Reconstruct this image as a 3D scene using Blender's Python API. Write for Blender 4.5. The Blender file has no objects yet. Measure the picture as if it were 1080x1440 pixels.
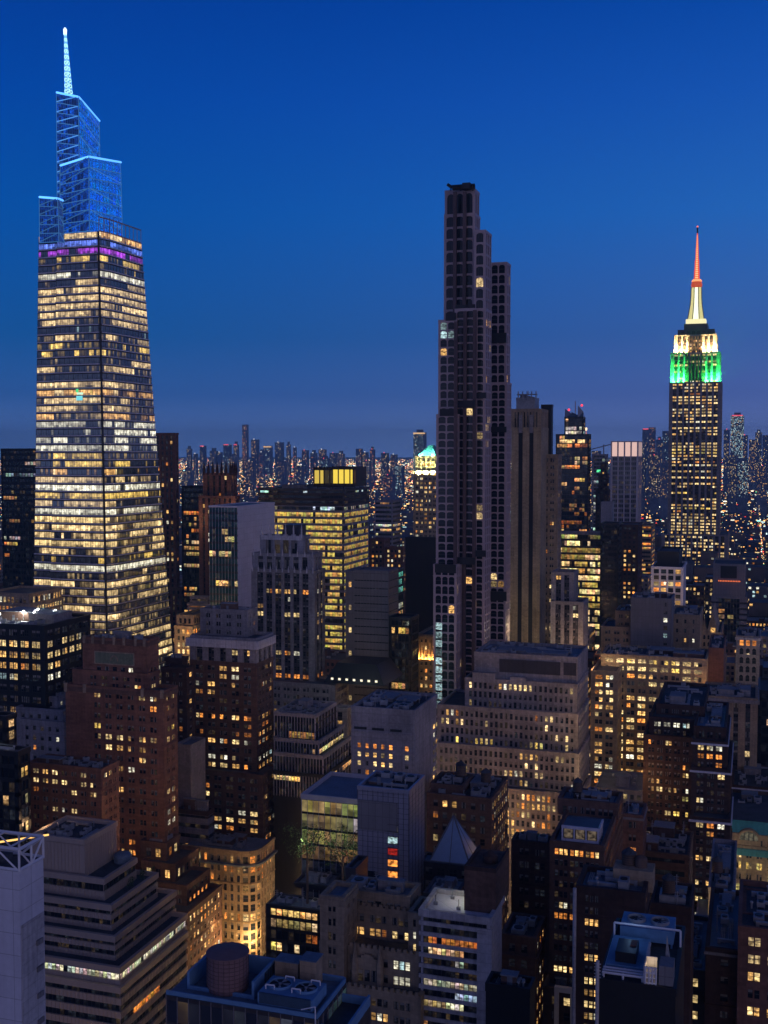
import bpy, math, random
from math import radians, sin, cos, tan, atan2, pi, sqrt
from mathutils import Vector

# ------------------------------------------------------------------ camera, sky, light
SC = bpy.context.scene
COL = SC.collection
H = 185.0                      # camera height above the street
YAW, PITCH, FPX = radians(18.0), math.atan(82/1600), 1600.0
cam_d = bpy.data.cameras.new('camera'); cam = bpy.data.objects.new('camera', cam_d); COL.objects.link(cam)
cam.location = (0, 0, H); cam.rotation_euler = (pi/2 - PITCH, 0, YAW)
cam_d.sensor_fit = 'VERTICAL'; cam_d.sensor_height = 24; cam_d.lens = FPX/1440*24
cam_d.clip_start = 1; cam_d.clip_end = 60000
SC.camera = cam
SC.view_settings.view_transform = 'Standard'; SC.view_settings.look = 'None'
SC.view_settings.exposure = 0; SC.view_settings.gamma = 1
SC.cycles.max_bounces = 4; SC.cycles.diffuse_bounces = 2; SC.cycles.glossy_bounces = 2
SC.cycles.transmission_bounces = 2; SC.cycles.volume_bounces = 0; SC.cycles.transparent_max_bounces = 6
SC.cycles.sample_clamp_indirect = 3.0

W = bpy.data.worlds.new('World'); SC.world = W; W.use_nodes = True
nt = W.node_tree; nt.nodes.clear()
def N(t, kind, **kw):
    n = t.nodes.new(kind)
    for k, v in kw.items(): setattr(n, k, v)
    return n
def math_n(t, op, a, b=None, clamp=False):
    n = N(t, 'ShaderNodeMath', operation=op, use_clamp=clamp)
    for i, v in enumerate((a, b)):
        if v is None: continue
        if isinstance(v, (int, float)): n.inputs[i].default_value = v
        else: t.links.new(v, n.inputs[i])
    return n.outputs[0]
def ramp_n(t, fac, stops):
    r = N(t, 'ShaderNodeValToRGB'); e = r.color_ramp.elements
    while len(e) < len(stops): e.new(.5)
    for el, (p, c) in zip(e, stops): el.position = p; el.color = (*c, 1)
    t.links.new(fac, r.inputs[0]); return r.outputs[0]
def dot_n(t, v, d):
    n = N(t, 'ShaderNodeVectorMath', operation='DOT_PRODUCT'); t.links.new(v, n.inputs[0]); n.inputs[1].default_value = d
    return n.outputs['Value']
tc = N(nt, 'ShaderNodeTexCoord'); gen = tc.outputs['Generated']
sx = N(nt, 'ShaderNodeSeparateXYZ'); nt.links.new(gen, sx.inputs[0])
# elevation ramp of the blue hour (linear colours), one side towards the west a little paler
base = ramp_n(nt, math_n(nt, 'MAXIMUM', sx.outputs[2], 0.0), [
    (0.0, (.115, .250, .66)), (.022, (.085, .200, .56)), (.05, (.026, .115, .39)), (.10, (.005, .092, .345)), (.20, (.0005, .084, .40)),
    (.29, (.0, .062, .385)), (.40, (.0, .038, .30)), (.55, (.003, .020, .12)), (1.0, (.005, .012, .05))])
west = math_n(nt, 'MULTIPLY', math_n(nt, 'MAXIMUM', dot_n(nt, gen, (.75, .55, 0)), 0.0), 1.45)
low = ramp_n(nt, math_n(nt, 'MAXIMUM', sx.outputs[2], 0.0), [(0, (.130, .075, .10)), (.05, (.085, .05, .10)), (.10, (.055, .042, .10)), (.20, (.022, .062, .14)), (.38, (.0, .02, .07)), (.6, (0, 0, 0))])
mx = N(nt, 'ShaderNodeMix', data_type='RGBA', blend_type='ADD')
nt.links.new(math_n(nt, 'POWER', west, 1.6), mx.inputs[0]); nt.links.new(base, mx.inputs[6]); nt.links.new(low, mx.inputs[7])
# the afterglow of the sunset, in the north west behind the camera
glow = math_n(nt, 'POWER', math_n(nt, 'MAXIMUM', dot_n(nt, gen, (.62, -.77, .12)), 0.0), 1.5)
gl2 = ramp_n(nt, math_n(nt, 'MAXIMUM', sx.outputs[2], 0.0), [(0, (.68, .47, .40)), (.2, (.42, .32, .32)), (.55, (.04, .05, .08)), (1, (0, 0, 0))])
mx2 = N(nt, 'ShaderNodeMix', data_type='RGBA', blend_type='ADD')
nt.links.new(glow, mx2.inputs[0]); nt.links.new(mx.outputs[2], mx2.inputs[6]); nt.links.new(gl2, mx2.inputs[7])
bg = N(nt, 'ShaderNodeBackground'); bg.inputs[1].default_value = 1.0
nt.links.new(mx2.outputs[2], bg.inputs[0])
wo = N(nt, 'ShaderNodeOutputWorld'); nt.links.new(bg.outputs[0], wo.inputs[0])
# last light of the sun below the horizon, very soft
sd = bpy.data.lights.new('afterglow_sun', 'SUN'); sd.energy = .07; sd.angle = radians(35); sd.color = (1, .76, .74)
so = bpy.data.objects.new('afterglow_sun', sd); COL.objects.link(so)
so.rotation_euler = Vector((.80, -.55, .42)).to_track_quat('Z', 'Y').to_euler()

# ------------------------------------------------------------------ projection helpers: world axes follow the street grid
FW = Vector((-sin(YAW)*cos(PITCH), cos(YAW)*cos(PITCH), -sin(PITCH)))
RT = Vector((cos(YAW), sin(YAW), 0)); UP = RT.cross(FW)
def ray(px, py): return FW + RT*((px-540)/FPX) + UP*((720-py)/FPX)
def P(px, py, d): return Vector((0, 0, H)) + ray(px, py)*d
def px_x(px, py, Y): r = ray(px, py); return Y*r.x/r.y
def px_y(px, py, X): r = ray(px, py); return X*r.y/r.x
def zat(px, py, Y): r = ray(px, py); return H + r.z*Y/r.y

# ------------------------------------------------------------------ materials
MATS = {}
def newmat(name):
    m = bpy.data.materials.new(name); m.use_nodes = True; t = m.node_tree
    b = t.nodes['Principled BSDF']; MATS[name] = m; return m, t, b
SEAM = {'panel_white': (4.2, 3.4, .05, .93, .55), 'concrete_pale': (2.4, 1.95, .04, .93, .62), 'concrete_grey': (3.4, 2.6, .05, .85, .6), 'panel_grey': (1.9, 3.4, .05, .9, .55)}
def wall(name, c, rough=.85, lo=.50, hi=1.32, streak=True, spec=.25, metallic=0.0, sc=1.0):
    m, t, b = newmat(name)
    g = N(t, 'ShaderNodeNewGeometry')
    n1 = N(t, 'ShaderNodeTexNoise'); n1.inputs['Scale'].default_value = .09*sc; n1.inputs['Detail'].default_value = 6
    n2 = N(t, 'ShaderNodeTexNoise'); n2.inputs['Scale'].default_value = 1.1*sc; n2.inputs['Detail'].default_value = 4
    mp = N(t, 'ShaderNodeMapping'); mp.inputs['Scale'].default_value = (1.2, 1.2, .06) if streak else (1, 1, 1)
    n3 = N(t, 'ShaderNodeTexNoise'); n3.inputs['Scale'].default_value = .9*sc; n3.inputs['Detail'].default_value = 3
    for n in (n1, n2): t.links.new(g.outputs['Position'], n.inputs['Vector'])
    t.links.new(g.outputs['Position'], mp.inputs['Vector']); t.links.new(mp.outputs[0], n3.inputs['Vector'])
    s = math_n(t, 'ADD', math_n(t, 'MULTIPLY', n1.outputs[0], .4), math_n(t, 'ADD', math_n(t, 'MULTIPLY', n2.outputs[0], .3), math_n(t, 'MULTIPLY', n3.outputs[0], .3)))
    col = ramp_n(t, s, [(.33, tuple(x*lo for x in c)), (.67, tuple(min(1, x*hi) for x in c))])
    sm = SEAM.get(name) or ((2.6, .75, .03, .72, .8) if name[:5] == 'brick' else (1.7, .85, .03, .8, .72) if name[:5] in ('stone', 'limes') else None)
    if sm:   # panel joints, courses of masonry and patched areas
        sp_ = N(t, 'ShaderNodeSeparateXYZ'); cb = N(t, 'ShaderNodeCombineXYZ'); t.links.new(g.outputs['Position'], sp_.inputs[0])
        t.links.new(math_n(t, 'ADD', sp_.outputs[0], sp_.outputs[1]), cb.inputs[0]); t.links.new(sp_.outputs[2], cb.inputs[1])
        bt = N(t, 'ShaderNodeTexBrick'); t.links.new(cb.outputs[0], bt.inputs['Vector']); bt.inputs['Scale'].default_value = 1
        bt.inputs['Brick Width'].default_value, bt.inputs['Row Height'].default_value, bt.inputs['Mortar Size'].default_value = sm[:3]
        bt.inputs['Color1'].default_value = (1, 1, 1, 1); bt.inputs['Color2'].default_value = (sm[3],)*3+(1,); bt.inputs['Mortar'].default_value = (sm[4],)*3+(1,)
        if name[:5] not in ('brick', 'stone', 'limes'): bt.offset = 0
        mm = N(t, 'ShaderNodeMix', data_type='RGBA', blend_type='MULTIPLY'); mm.inputs[0].default_value = 1
        t.links.new(col, mm.inputs[6]); t.links.new(bt.outputs['Color'], mm.inputs[7]); col = mm.outputs[2]
    t.links.new(col, b.inputs['Base Color'])
    b.inputs['Roughness'].default_value = rough; b.inputs['Specular IOR Level'].default_value = spec; b.inputs['Metallic'].default_value = metallic
    return m
wall('brick_red', (.20, .10, .075)); wall('brick_orange', (.25, .118, .075)); wall('brick_brown', (.16, .09, .065))
wall('brick_dark', (.075, .042, .034)); wall('stone_beige', (.42, .32, .20)); wall('stone_tan', (.36, .27, .18))
wall('stone_grey', (.27, .24, .235)); wall('limestone', (.31, .28, .275)); wall('concrete_pale', (.50, .47, .48))
wall('concrete_grey', (.30, .28, .29)); wall('panel_grey', (.20, .19, .20), .6, .85, 1.1); wall('panel_white', (.62, .60, .66), .5, .85, 1.1)
wall('black_metal', (.018, .018, .021), .45, .7, 1.3); wall('bronze', (.05, .035, .028), .5); wall('spandrel_dark', (.05, .045, .05), .4)
wall('tile_metal', (.36, .35, .42), .38, .8, 1.15, metallic=.55); wall('mullion_pale', (.42, .38, .40), .5, .9, 1.1)
wall('roof_tar', (.050, .055, .065), .8, .4, 1.8, False, .3, sc=2); wall('roof_membrane', (.20, .21, .23), .7, .55, 1.3, False, sc=2)
wall('roof_blue', (.13, .17, .22), .55, .6, 1.3, False, sc=2); wall('unit_metal', (.34, .34, .35), .5, .6, 1.2, False, metallic=.3)
wall('steel_white', (.62, .62, .66), .5, .9, 1.1, False); wall('copper_green', (.10, .32, .28), .6); wall('teal_roof', (.05, .26, .30), .6)
wall('wood_tank', (.13, .085, .065), .8); wall('asphalt', (.045, .045, .05), .8, .7, 1.3, False); wall('paving', (.20, .19, .18), .85, .8, 1.1, False)
wall('tower_frame', (.39, .31, .32), .55, .85, 1.1); wall('bay_dark', (.10, .065, .065), .5); wall('tank_brown', (.20, .12, .12), .7, .8, 1.1)
wall('blue_steel', (.12, .25, .42), .5, .75, 1.2, False, metallic=.1); wall('far_wall', (.11, .11, .13)); wall('sky_wall', (.15, .18, .24)); wall('far_wall_warm', (.17, .13, .11))  # skyline walls paler and bluer, distance haze put into their colour
wall('louver', (.06, .055, .055), .5); wall('rib_tan', (.40, .31, .25), .6, .9, 1.1); wall('leaf', (.05, .09, .03), .9)
wall('faience', (.15, .17, .11)); wall('paint_line', (.7, .7, .66), .8, .9, 1.05, False); wall('glacier', (.30, .42, .58), .28, .9, 1.1, False, .5)

def glassmat(name, base=(.012, .016, .022), rough=.10, mod=True, spec=.28, nsc=1.3, lohi=(.22, 1.5)):
    m, t, b = newmat(name)
    a = N(t, 'ShaderNodeAttribute'); a.attribute_name = 'lit'
    b.inputs['Base Color'].default_value = (*base, 1); b.inputs['Roughness'].default_value = rough
    b.inputs['Specular IOR Level'].default_value = spec
    if mod:   # noise put into the glow imitates blinds, lamps, furniture of a lit room
        g = N(t, 'ShaderNodeNewGeometry')
        mp = N(t, 'ShaderNodeMapping'); mp.inputs['Scale'].default_value = (.8, .8, 1.1)
        n = N(t, 'ShaderNodeTexNoise'); n.inputs['Scale'].default_value = nsc; n.inputs['Detail'].default_value = 2
        t.links.new(g.outputs['Position'], mp.inputs[0]); t.links.new(mp.outputs[0], n.inputs['Vector'])
        r = ramp_n(t, n.outputs[0], [(.36, (lohi[0], lohi[0]*.92, lohi[0]*.85)), (.52, (.85, .85, .85)), (.68, (lohi[1],)*3)])
        mm = N(t, 'ShaderNodeMix', data_type='RGBA', blend_type='MULTIPLY'); mm.inputs[0].default_value = 1
        t.links.new(a.outputs['Color'], mm.inputs[6]); t.links.new(r, mm.inputs[7])
        t.links.new(mm.outputs[2], b.inputs['Emission Color'])
    else: t.links.new(a.outputs['Color'], b.inputs['Emission Color'])
    b.inputs['Emission Strength'].default_value = 1
    return m
glassmat('glass'); glassmat('glass_blue', (.03, .06, .14), .08); glassmat('lamp', mod=False, rough=.5); glassmat('glass_sky', (.03, .035, .05), .05, spec=.8, nsc=.45, lohi=(.45, 1.35)); MATS['glass_sky'].node_tree.nodes['Principled BSDF'].inputs['IOR'].default_value = 1.75; glassmat('glass_far', nsc=.5, lohi=(.4, 1.3))
glassmat('glass_teal', (.01, .05, .06), .1); glassmat('blind', (.20, .185, .17), .8, spec=.1)
for _m in MATS.values(): _m.use_fake_user = False

# ------------------------------------------------------------------ mesh collector
class MB:
    def __init__(s): s.v = []; s.f = []; s.m = []; s.c = []
    def quad(s, a, b, c, d, m=0, lit=(0, 0, 0)):
        i = len(s.v); s.v += [tuple(a), tuple(b), tuple(c), tuple(d)]; s.f.append((i, i+1, i+2, i+3)); s.m.append(m); s.c.append(lit)
    def poly(s, pts, m=0, lit=(0, 0, 0)):
        i = len(s.v); s.v += [tuple(p) for p in pts]; s.f.append(tuple(range(i, i+len(pts)))); s.m.append(m); s.c.append(lit)
    def box(s, x0, x1, y0, y1, z0, z1, m=0, lit=(0, 0, 0), bottom=False):
        i = len(s.v)
        s.v += [(x0, y0, z0), (x1, y0, z0), (x1, y1, z0), (x0, y1, z0), (x0, y0, z1), (x1, y0, z1), (x1, y1, z1), (x0, y1, z1)]
        fs = [(0, 1, 5, 4), (1, 2, 6, 5), (2, 3, 7, 6), (3, 0, 4, 7), (4, 5, 6, 7)]
        if bottom: fs.append((3, 2, 1, 0))
        for f in fs: s.f.append(tuple(i+k for k in f)); s.m.append(m); s.c.append(lit)
    def obox(s, F, a0, a1, n0, n1, z0, z1, m=0, lit=(0, 0, 0)):   # box in the frame of a facade
        o, u, n = F
        pts = []
        for z in (z0, z1):
            for a, q in ((a0, n1), (a1, n1), (a1, n0), (a0, n0)):
                pts.append((o[0]+u[0]*a+n[0]*q, o[1]+u[1]*a+n[1]*q, z))
        i = len(s.v); s.v += pts
        for f in ((0, 1, 5, 4), (1, 2, 6, 5), (3, 0, 4, 7), (4, 5, 6, 7), (3, 2, 1, 0)):
            s.f.append(tuple(i+k for k in f)); s.m.append(m); s.c.append(lit)
    def opane(s, F, a0, a1, n, z0, z1, m=0, lit=(0, 0, 0)):
        o, u, nn = F
        p = lambda a, z: (o[0]+u[0]*a+nn[0]*n, o[1]+u[1]*a+nn[1]*n, z)
        s.quad(p(a0, z0), p(a1, z0), p(a1, z1), p(a0, z1), m, lit)
    def bar(s, p, q, r, m=0, lit=(0, 0, 0)):
        p = Vector(p); q = Vector(q); d = q-p
        if d.length < 1e-6: return
        d.normalize(); u = d.orthogonal().normalized(); w = d.cross(u); i = len(s.v)
        for c in (p, q):
            for a, b in ((1, 1), (-1, 1), (-1, -1), (1, -1)): s.v.append(tuple(c+(u*a+w*b)*r))
        for f in ((0, 1, 5, 4), (1, 2, 6, 5), (2, 3, 7, 6), (3, 0, 4, 7), (3, 2, 1, 0), (4, 5, 6, 7)):
            s.f.append(tuple(i+k for k in f)); s.m.append(m); s.c.append(lit)
    def lathe(s, cx, cy, prof, n=20, m=0, lit=(0, 0, 0), rot=0.0):
        i = len(s.v)
        for r, z in prof:
            for k in range(n):
                a = rot+2*pi*k/n; s.v.append((cx+r*cos(a), cy+r*sin(a), z))
        for j in range(len(prof)-1):
            for k in range(n):
                k2 = (k+1) % n
                s.f.append((i+j*n+k, i+j*n+k2, i+(j+1)*n+k2, i+(j+1)*n+k)); s.m.append(m); s.c.append(lit)
        s.f.append(tuple(i+(len(prof)-1)*n+k for k in range(n))); s.m.append(m); s.c.append(lit)
    def build(s, name, mats, parent=None, lit=None):
        if not s.f: return None
        me = bpy.data.meshes.new(name)
        off = Vector((0, 0, 0))
        q = parent
        while q is not None: off = off+q.location; q = q.parent
        me.from_pydata([(x-off.x, y-off.y, z-off.z) for x, y, z in s.v], [], s.f)
        for m in mats: me.materials.append(MATS[m])
        if len(mats) > 1: me.polygons.foreach_set('material_index', s.m)
        if any(c != (0, 0, 0) for c in s.c):
            at = me.attributes.new('lit', 'FLOAT_COLOR', 'FACE')
            fl = []
            for c in s.c: fl += [c[0], c[1], c[2], 1]
            at.data.foreach_set('color', fl)
        me.update()
        o = bpy.data.objects.new(name, me); COL.objects.link(o)
        if parent is not None: o.parent = parent
        return o
def tag(o, label=None, cat=None, group=None, kind=None):
    if label: o['label'] = label
    if cat: o['category'] = cat
    if group: o['group'] = group
    if kind: o['kind'] = kind
    return o
def empty(name, loc, label, cat, group=None):
    o = bpy.data.objects.new(name, None); COL.objects.link(o); o.location = loc; o.empty_display_size = 5
    return tag(o, label, cat, group)

# ------------------------------------------------------------------ lit window colours
PAL = {'cream': (1, .71, .33), 'warm': (1, .54, .16), 'pale': (1, .71, .30), 'yellow': (1, .66, .15), 'orange': (1, .33, .06), 'white': (.95, .90, .68),
       'cool': (.62, .92, .95), 'green': (.10, .85, .35), 'red': (1, .05, .03), 'blue': (.15, .25, 1.0), 'purple': (.45, .06, .75), 'cyan': (.25, .9, .8), 'olive': (.55, .47, .14)}
def L(c, s): q = PAL[c]; return (round(q[0]*s, 3), round(q[1]*s, 3), round(q[2]*s, 3))
MIX = {'warm': [('warm', 6), ('pale', 5), ('orange', 2), ('white', 2)],
       'pale': [('pale', 6), ('warm', 3), ('cream', 4), ('white', 1)], 'gold': [('pale', 5), ('yellow', 3), ('cream', 2)],
       'amber': [('warm', 6), ('orange', 4), ('pale', 2)],
       'yellow': [('yellow', 7), ('pale', 4), ('olive', 2)],
       'white': [('white', 6), ('pale', 2), ('cool', 2)],
       'cool': [('cool', 6), ('white', 3)]}
DARK = (0, 0, 0)
def pick(rng, pal, s=1.0):
    if pal[0] == '=': return L(pal[1:], s)
    m = MIX.get(pal)
    if m is None: c = pal
    else: c = rng.choices([a for a, b in m], [b for a, b in m])[0]
    return L(c, rng.choice((.35, .7, 1.1, 1.6))*s)
def dark(rng):  # some unlit panes get a faint glow standing in for reflected light
    r = rng.random()
    if r < .5: return DARK
    if r < .8: return (.006, .006, .008)
    return rng.choice([(.026, .018, .010), (.014, .016, .020), (.04, .026, .012)])

WIN = {}
def window_mesh(w, h, lit, kind, var=0):
    key = (round(w, 1), round(h, 1), lit, kind, var)
    if key in WIN: return WIN[key]
    F = ((-w/2, 0), (1, 0), (0, -1)); b = MB()
    b.opane(F, 0, w, 0, 0, h, 0, lit)
    t = .05
    if kind == 'arch':
        ww = w
        n = 6
        for sgn in (0, 1):
            for k in range(n):
                a0, a1 = k/n, (k+1)/n
                x0, x1 = a0*.5*ww, a1*.5*ww
                f = lambda a: h*.22*(1-sqrt(max(0, 1-(1-a)**2)))
                if sgn: pts = [(ww-x0, h-f(a0)), (ww-x0, h), (ww-x1, h), (ww-x1, h-f(a1))]
                else: pts = [(x0, h), (x0, h-f(a0)), (x1, h-f(a1)), (x1, h)]
                b.poly([(p[0]-w/2, -.12, p[1]) for p in pts], 2)
        b.obox(F, w*.32-t, w*.32+t, 0, .1, 0, h*.85, 1); b.obox(F, w*.68-t, w*.68+t, 0, .1, 0, h*.85, 1)
    elif kind == 'sash':
        b.obox(F, 0, w, 0, .07, h*.5-t, h*.5+t, 1)
        if w > 1.6: b.obox(F, w/2-t, w/2+t, 0, .08, 0, h, 1)
        if var:   # half drawn blinds and curtains
            lc = tuple(round(c*(.5, .35, .6)[var-1], 3) for c in lit)
            if var == 1: b.opane(F, .06, w-.06, .04, h*.62, h*.98, 3, lc)
            elif var == 2: b.opane(F, .06, w*.5, .04, h*.35, h*.98, 3, lc); b.opane(F, w*.5, w-.06, .04, h*.75, h*.98, 3, lc)
            else: b.opane(F, .06, w*.3, .04, .05, h*.98, 3, lc); b.opane(F, w*.72, w-.06, .04, .05, h*.98, 3, lc)
    elif kind == 'grid':
        for k in range(1, 3): b.obox(F, w*k/3-t, w*k/3+t, 0, .08, 0, h, 1)
        b.obox(F, 0, w, 0, .07, h*.6-t, h*.6+t, 1)
    elif kind == 'plain':
        b.obox(F, 0, w, 0, .06, 0, .1, 1)
    me = b.build('window', ['glass', 'spandrel_dark', 'tower_frame', 'blind'])
    m = me.data; bpy.data.objects.remove(me); WIN[key] = m
    return m

FOOT = []   # footprints already taken (x0, x1, y0, y1, top)
class Bld:
    def __init__(s, name, label, cat, d, group=None, seed=None):
        s.d = d; s.name = name; s.label = label; s.cat = cat; s.group = group
        s.rng = random.Random(seed if seed is not None else sum(ord(c)*(i+3) for i, c in enumerate(label)))
        s.walls = {}; s.wins = []; s.parts = []; s.root = None; s.blocks = []; s.bands = []
        s.zb = 0.0
    def start(s, x, y):
        s.root = empty(s.name, (x, y, 0), s.label, s.cat, s.group)
    def W(s, mat, part='wall'):
        k = (part, mat)
        if k not in s.walls: s.walls[k] = MB()
        return s.walls[k]
    def rect(s, xl, xm, xr, yt, dd, depth=30):
        c = P(xm, yt, s.d+dd); X1, Y0, Z = c
        X0 = px_x(xl, yt, Y0)
        if xr is not None and xr > xm+.5 and X1 < 0:
            yb = yt-(xr-xm)*.3
            Y1 = px_y(xr, yb, X1)
            if Y1 < Y0+4 or Y1 > Y0+260: Y1 = Y0+depth
            if xm > 740: Y1 = min(Y1, Y0+42)
        else: Y1 = Y0+depth
        return X0, X1, Y0, Y1, Z
    def tier(s, xl, xm, xr, yt, dd=0, st=None, depth=30, vis=None, roof='roof_tar', parapet=1.2, zb=None, cornice=None):
        X0, X1, Y0, Y1, Z = s.rect(xl, xm, xr, yt, dd, depth)
        zv = None if vis is None else zat(xm, vis, Y0)
        s.block(X0, X1, Y0, Y1, s.zb if zb is None else zb, Z, st, zv, roof, parapet, cornice)
        s.zb = Z
        return X0, X1, Y0, Y1, Z
    def block(s, X0, X1, Y0, Y1, z0, z1, st=None, zv=None, roof='roof_tar', parapet=1.2, cornice=None):
        if s.root is None: s.start((X0+X1)/2, (Y0+Y1)/2)
        s.blocks.append((X0, X1, Y0, Y1, z1)); FOOT.append((X0, X1, Y0, Y1, z1))
        st = dict(BASE, **(st or {}))
        w = s.W(st['wall'])
        w.box(X0, X1, Y0, Y1, z0, z1)
        zl = z0 if zv is None else max(z0, zv)
        faces = [(((X0, Y0), (1, 0), (0, -1)), X1-X0, 'front')]
        if X1 < 20: faces.append((((X1, Y0), (0, 1), (1, 0)), Y1-Y0, 'right'))
        if X0 > -20: faces.append((((X0, Y1), (0, -1), (-1, 0)), Y1-Y0, 'left'))
        for F, Wd, nm in faces:
            stf = dict(st, **st.get(nm, {}))
            if stf['type'] == 'blank' or z1-zl < 2.5: continue
            s.face(F, Wd, zl, z1, stf)
        rec = st['rec'] if st['type'] != 'blank' else 0.05
        if parapet:
            e = rec+.06; t = .45
            for a in ((X0-e, X1+e, Y0-e, Y0+t), (X0-e, X1+e, Y1-t, Y1+e), (X0-e, X0+t, Y0+t, Y1-t), (X1-t, X1+e, Y0+t, Y1-t)):
                w.box(*a, z1-.35, z1+parapet, bottom=True)
        if cornice:
            cm, cw, ch = cornice
            c = s.W(cm, 'cornice'); e = rec+cw
            c.box(X0-e, X1+e, Y0-e, Y0-rec-.07, z1-ch, z1+.3, bottom=True); c.box(X1+rec+.07, X1+e, Y0-rec-.07, Y1, z1-ch, z1+.3, bottom=True)
        r = s.W(roof, 'roof'); r.quad((X0, Y0, z1+.06), (X1, Y0, z1+.06), (X1, Y1, z1+.06), (X0, Y1, z1+.06))
    def face(s, F, Wd, z0, z1, st):
        rng = s.rng; w = s.W(st['wall']); rec = st['rec']
        if st.get('fpx'): st['fh'] = st['fpx']*s.d/1600
        if st.get('bpx') and F[2] == (0, -1): st['bw'] = st['bpx']*s.d/1600
        n = max(1, round((z1-z0)/st['fh'])); fh = (z1-z0)/n
        mg = min(st['mg'], Wd*.2); nb = max(1, round((Wd-2*mg)/st['bw'])); bw = (Wd-2*mg)/nb
        kind = st['type']; ext = rec if F[2] == (0, -1) else 0
        pal = st['pal']; base = st['lit']; S = st['s']
        tr = s.W(st['trim'] or st['wall'], 'trim') if st['trim'] else w
        if st['skip'] and n > 1:   # blank stretch at the top of this wall
            top = z1-st['skip']; w.obox(F, -ext, Wd+ext, 0, rec-.02, top, z1); 
            z1 = max(z0+fh, top); n = max(1, round((z1-z0)/st['fh'])); fh = (z1-z0)/n
        if kind in ('punch', 'pier'):
            k = st['k']; gw = bw*st['ww']; g = .3 if k > 1 else 0; pw = (gw-(k-1)*g)/k
            hh = fh*st['wh']; sill = (fh-hh)*.5
            # corner piers and piers
            w.obox(F, -ext, mg+(bw-gw)/2, 0, rec, z0, z1); w.obox(F, Wd-mg-(bw-gw)/2, Wd+ext, 0, rec, z0, z1)
            for b in range(nb-1):
                a = mg+(b+1)*bw; big = st['major'] and (b+1) % st['major'] == 0
                w.obox(F, a-(bw-gw)/2, a+(bw-gw)/2, 0, rec+(.25 if big else 0), z0, z1+(.8 if big else 0))
            sp_n = rec-.04 if kind == 'punch' else rec*.35
            spm = s.W(st['sp'], 'spandrel') if st['sp'] else w
            nlow = z0
            for i in range(n):
                zz = z0+i*fh
                spm.obox(F, 0, Wd, 0, sp_n, nlow, zz+sill); nlow = zz+sill+hh
            spm.obox(F, 0, Wd, 0, sp_n, nlow, z1)
            if kind == 'punch' and n > 5 and st['belt'] and s.d < 700:
                for i in range(1, n):
                    if i % st['belt'] == 1: w.obox(F, -ext*1.2, Wd+ext*1.2, rec+.005, rec+.24, z0+i*fh-.3, z0+i*fh+.18)
            if k > 1:
                for b in range(nb):
                    for j in range(1, k):
                        a = mg+b*bw+(bw-gw)/2+j*pw+(j-.5)*g
                        spm.obox(F, a-g/2, a+g/2, 0, sp_n-.05 if kind == 'punch' else sp_n+.1, z0, z1)
            rot = atan2(F[1][1], F[1][0])
            for i in range(n):
                it = n-1-i
                row = st['rows'].get(it)
                p, pl = (min(.98, base*rng.uniform(.5, 2.1)), pal) if row is None else row
                on = rng.random() < p
                band = None
                for b in range(nb):
                    if rng.random() > .45: on = rng.random() < p
                    c0 = pick(rng, pl, S)
                    fr = (b+.5)/nb
                    if any(q0 < fr < q1 for q0, q1 in st['blank']):
                        w.obox(F, mg+b*bw+(bw-gw)/2, mg+(b+1)*bw-(bw-gw)/2, 0, rec-.02, z0+i*fh+sill, z0+i*fh+sill+hh); continue
                    for j in range(k):
                        a = mg+b*bw+(bw-gw)/2+j*(pw+g)+pw/2
                        lit = (c0 if rng.random() < .7 else pick(rng, pl, S)) if on and rng.random() < .9 else dark(rng)
                        x = F[0][0]+F[1][0]*a+F[2][0]*.06; y = F[0][1]+F[1][1]*a+F[2][1]*.06
                        s.wins.append((x, y, z0+i*fh+sill, rot, pw, hh, DARK if st['wk'] == 'arch' and sum(lit) < .12 else lit, st['wk'], F[2]))
        elif kind in ('band', 'grid'):
            sph = fh*(1-st['wh'])
            spm = s.W(st['sp'], 'spandrel') if st['sp'] else w
            spm.obox(F, -ext, Wd+ext, 0, rec, z1-.5, z1)
            if kind == 'grid':
                for b in range(nb+1):
                    a = mg+b*bw; t = st['mt']; tr.obox(F, a-t, a+t, 0, rec+.08, z0, z1)
                if mg > .2: w.obox(F, -ext, mg-.1, 0, rec, z0, z1); w.obox(F, Wd-mg+.1, Wd+ext, 0, rec, z0, z1)
            for i in range(n):
                zz = z0+i*fh
                it = n-1-i; row = st['rows'].get(it)
                p, pl = (base*rng.uniform(.2, 1.8), pal) if row is None else row
                spm.obox(F, -ext, Wd+ext, 0, rec, zz, zz+sph)
                if kind == 'band' and st['ribs']:
                    for b in range(nb):
                        spm.obox(F, mg+b*bw-.06, mg+b*bw+.06, rec, rec+.12, zz+.05, zz+sph-.05)
                bd = MB(); on = rng.random() < p; c0 = pick(rng, pl, S)
                for b in range(nb):
                    if rng.random() < st['sw']: on = rng.random() < p
                    if rng.random() < .15: c0 = pick(rng, pl, S)
                    lit = tuple(round(c*rng.uniform(.75, 1.2), 3) for c in c0) if on and rng.random() < .93 else dark(rng)
                    zm_ = zz+sph+(fh-sph)*.5; dk = rng.choice((.3, .55, .8, 1))  # dimmer lower half: a ceiling light gradient put into the pane's glow
                    bd.opane(F, mg+b*bw+.06, mg+(b+1)*bw-.06, .05, zz+sph, zm_, 0, tuple(round(c*dk, 3) for c in lit)); bd.opane(F, mg+b*bw+.06, mg+(b+1)*bw-.06, .05, zm_, zz+fh, 0, lit)
                    if kind == 'band': bd.obox(F, mg+b*bw-.06, mg+b*bw+.06, 0, .12, zz+sph, zz+fh, 1)
                s.bands.append((bd, st['glass'], s.d))
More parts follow.
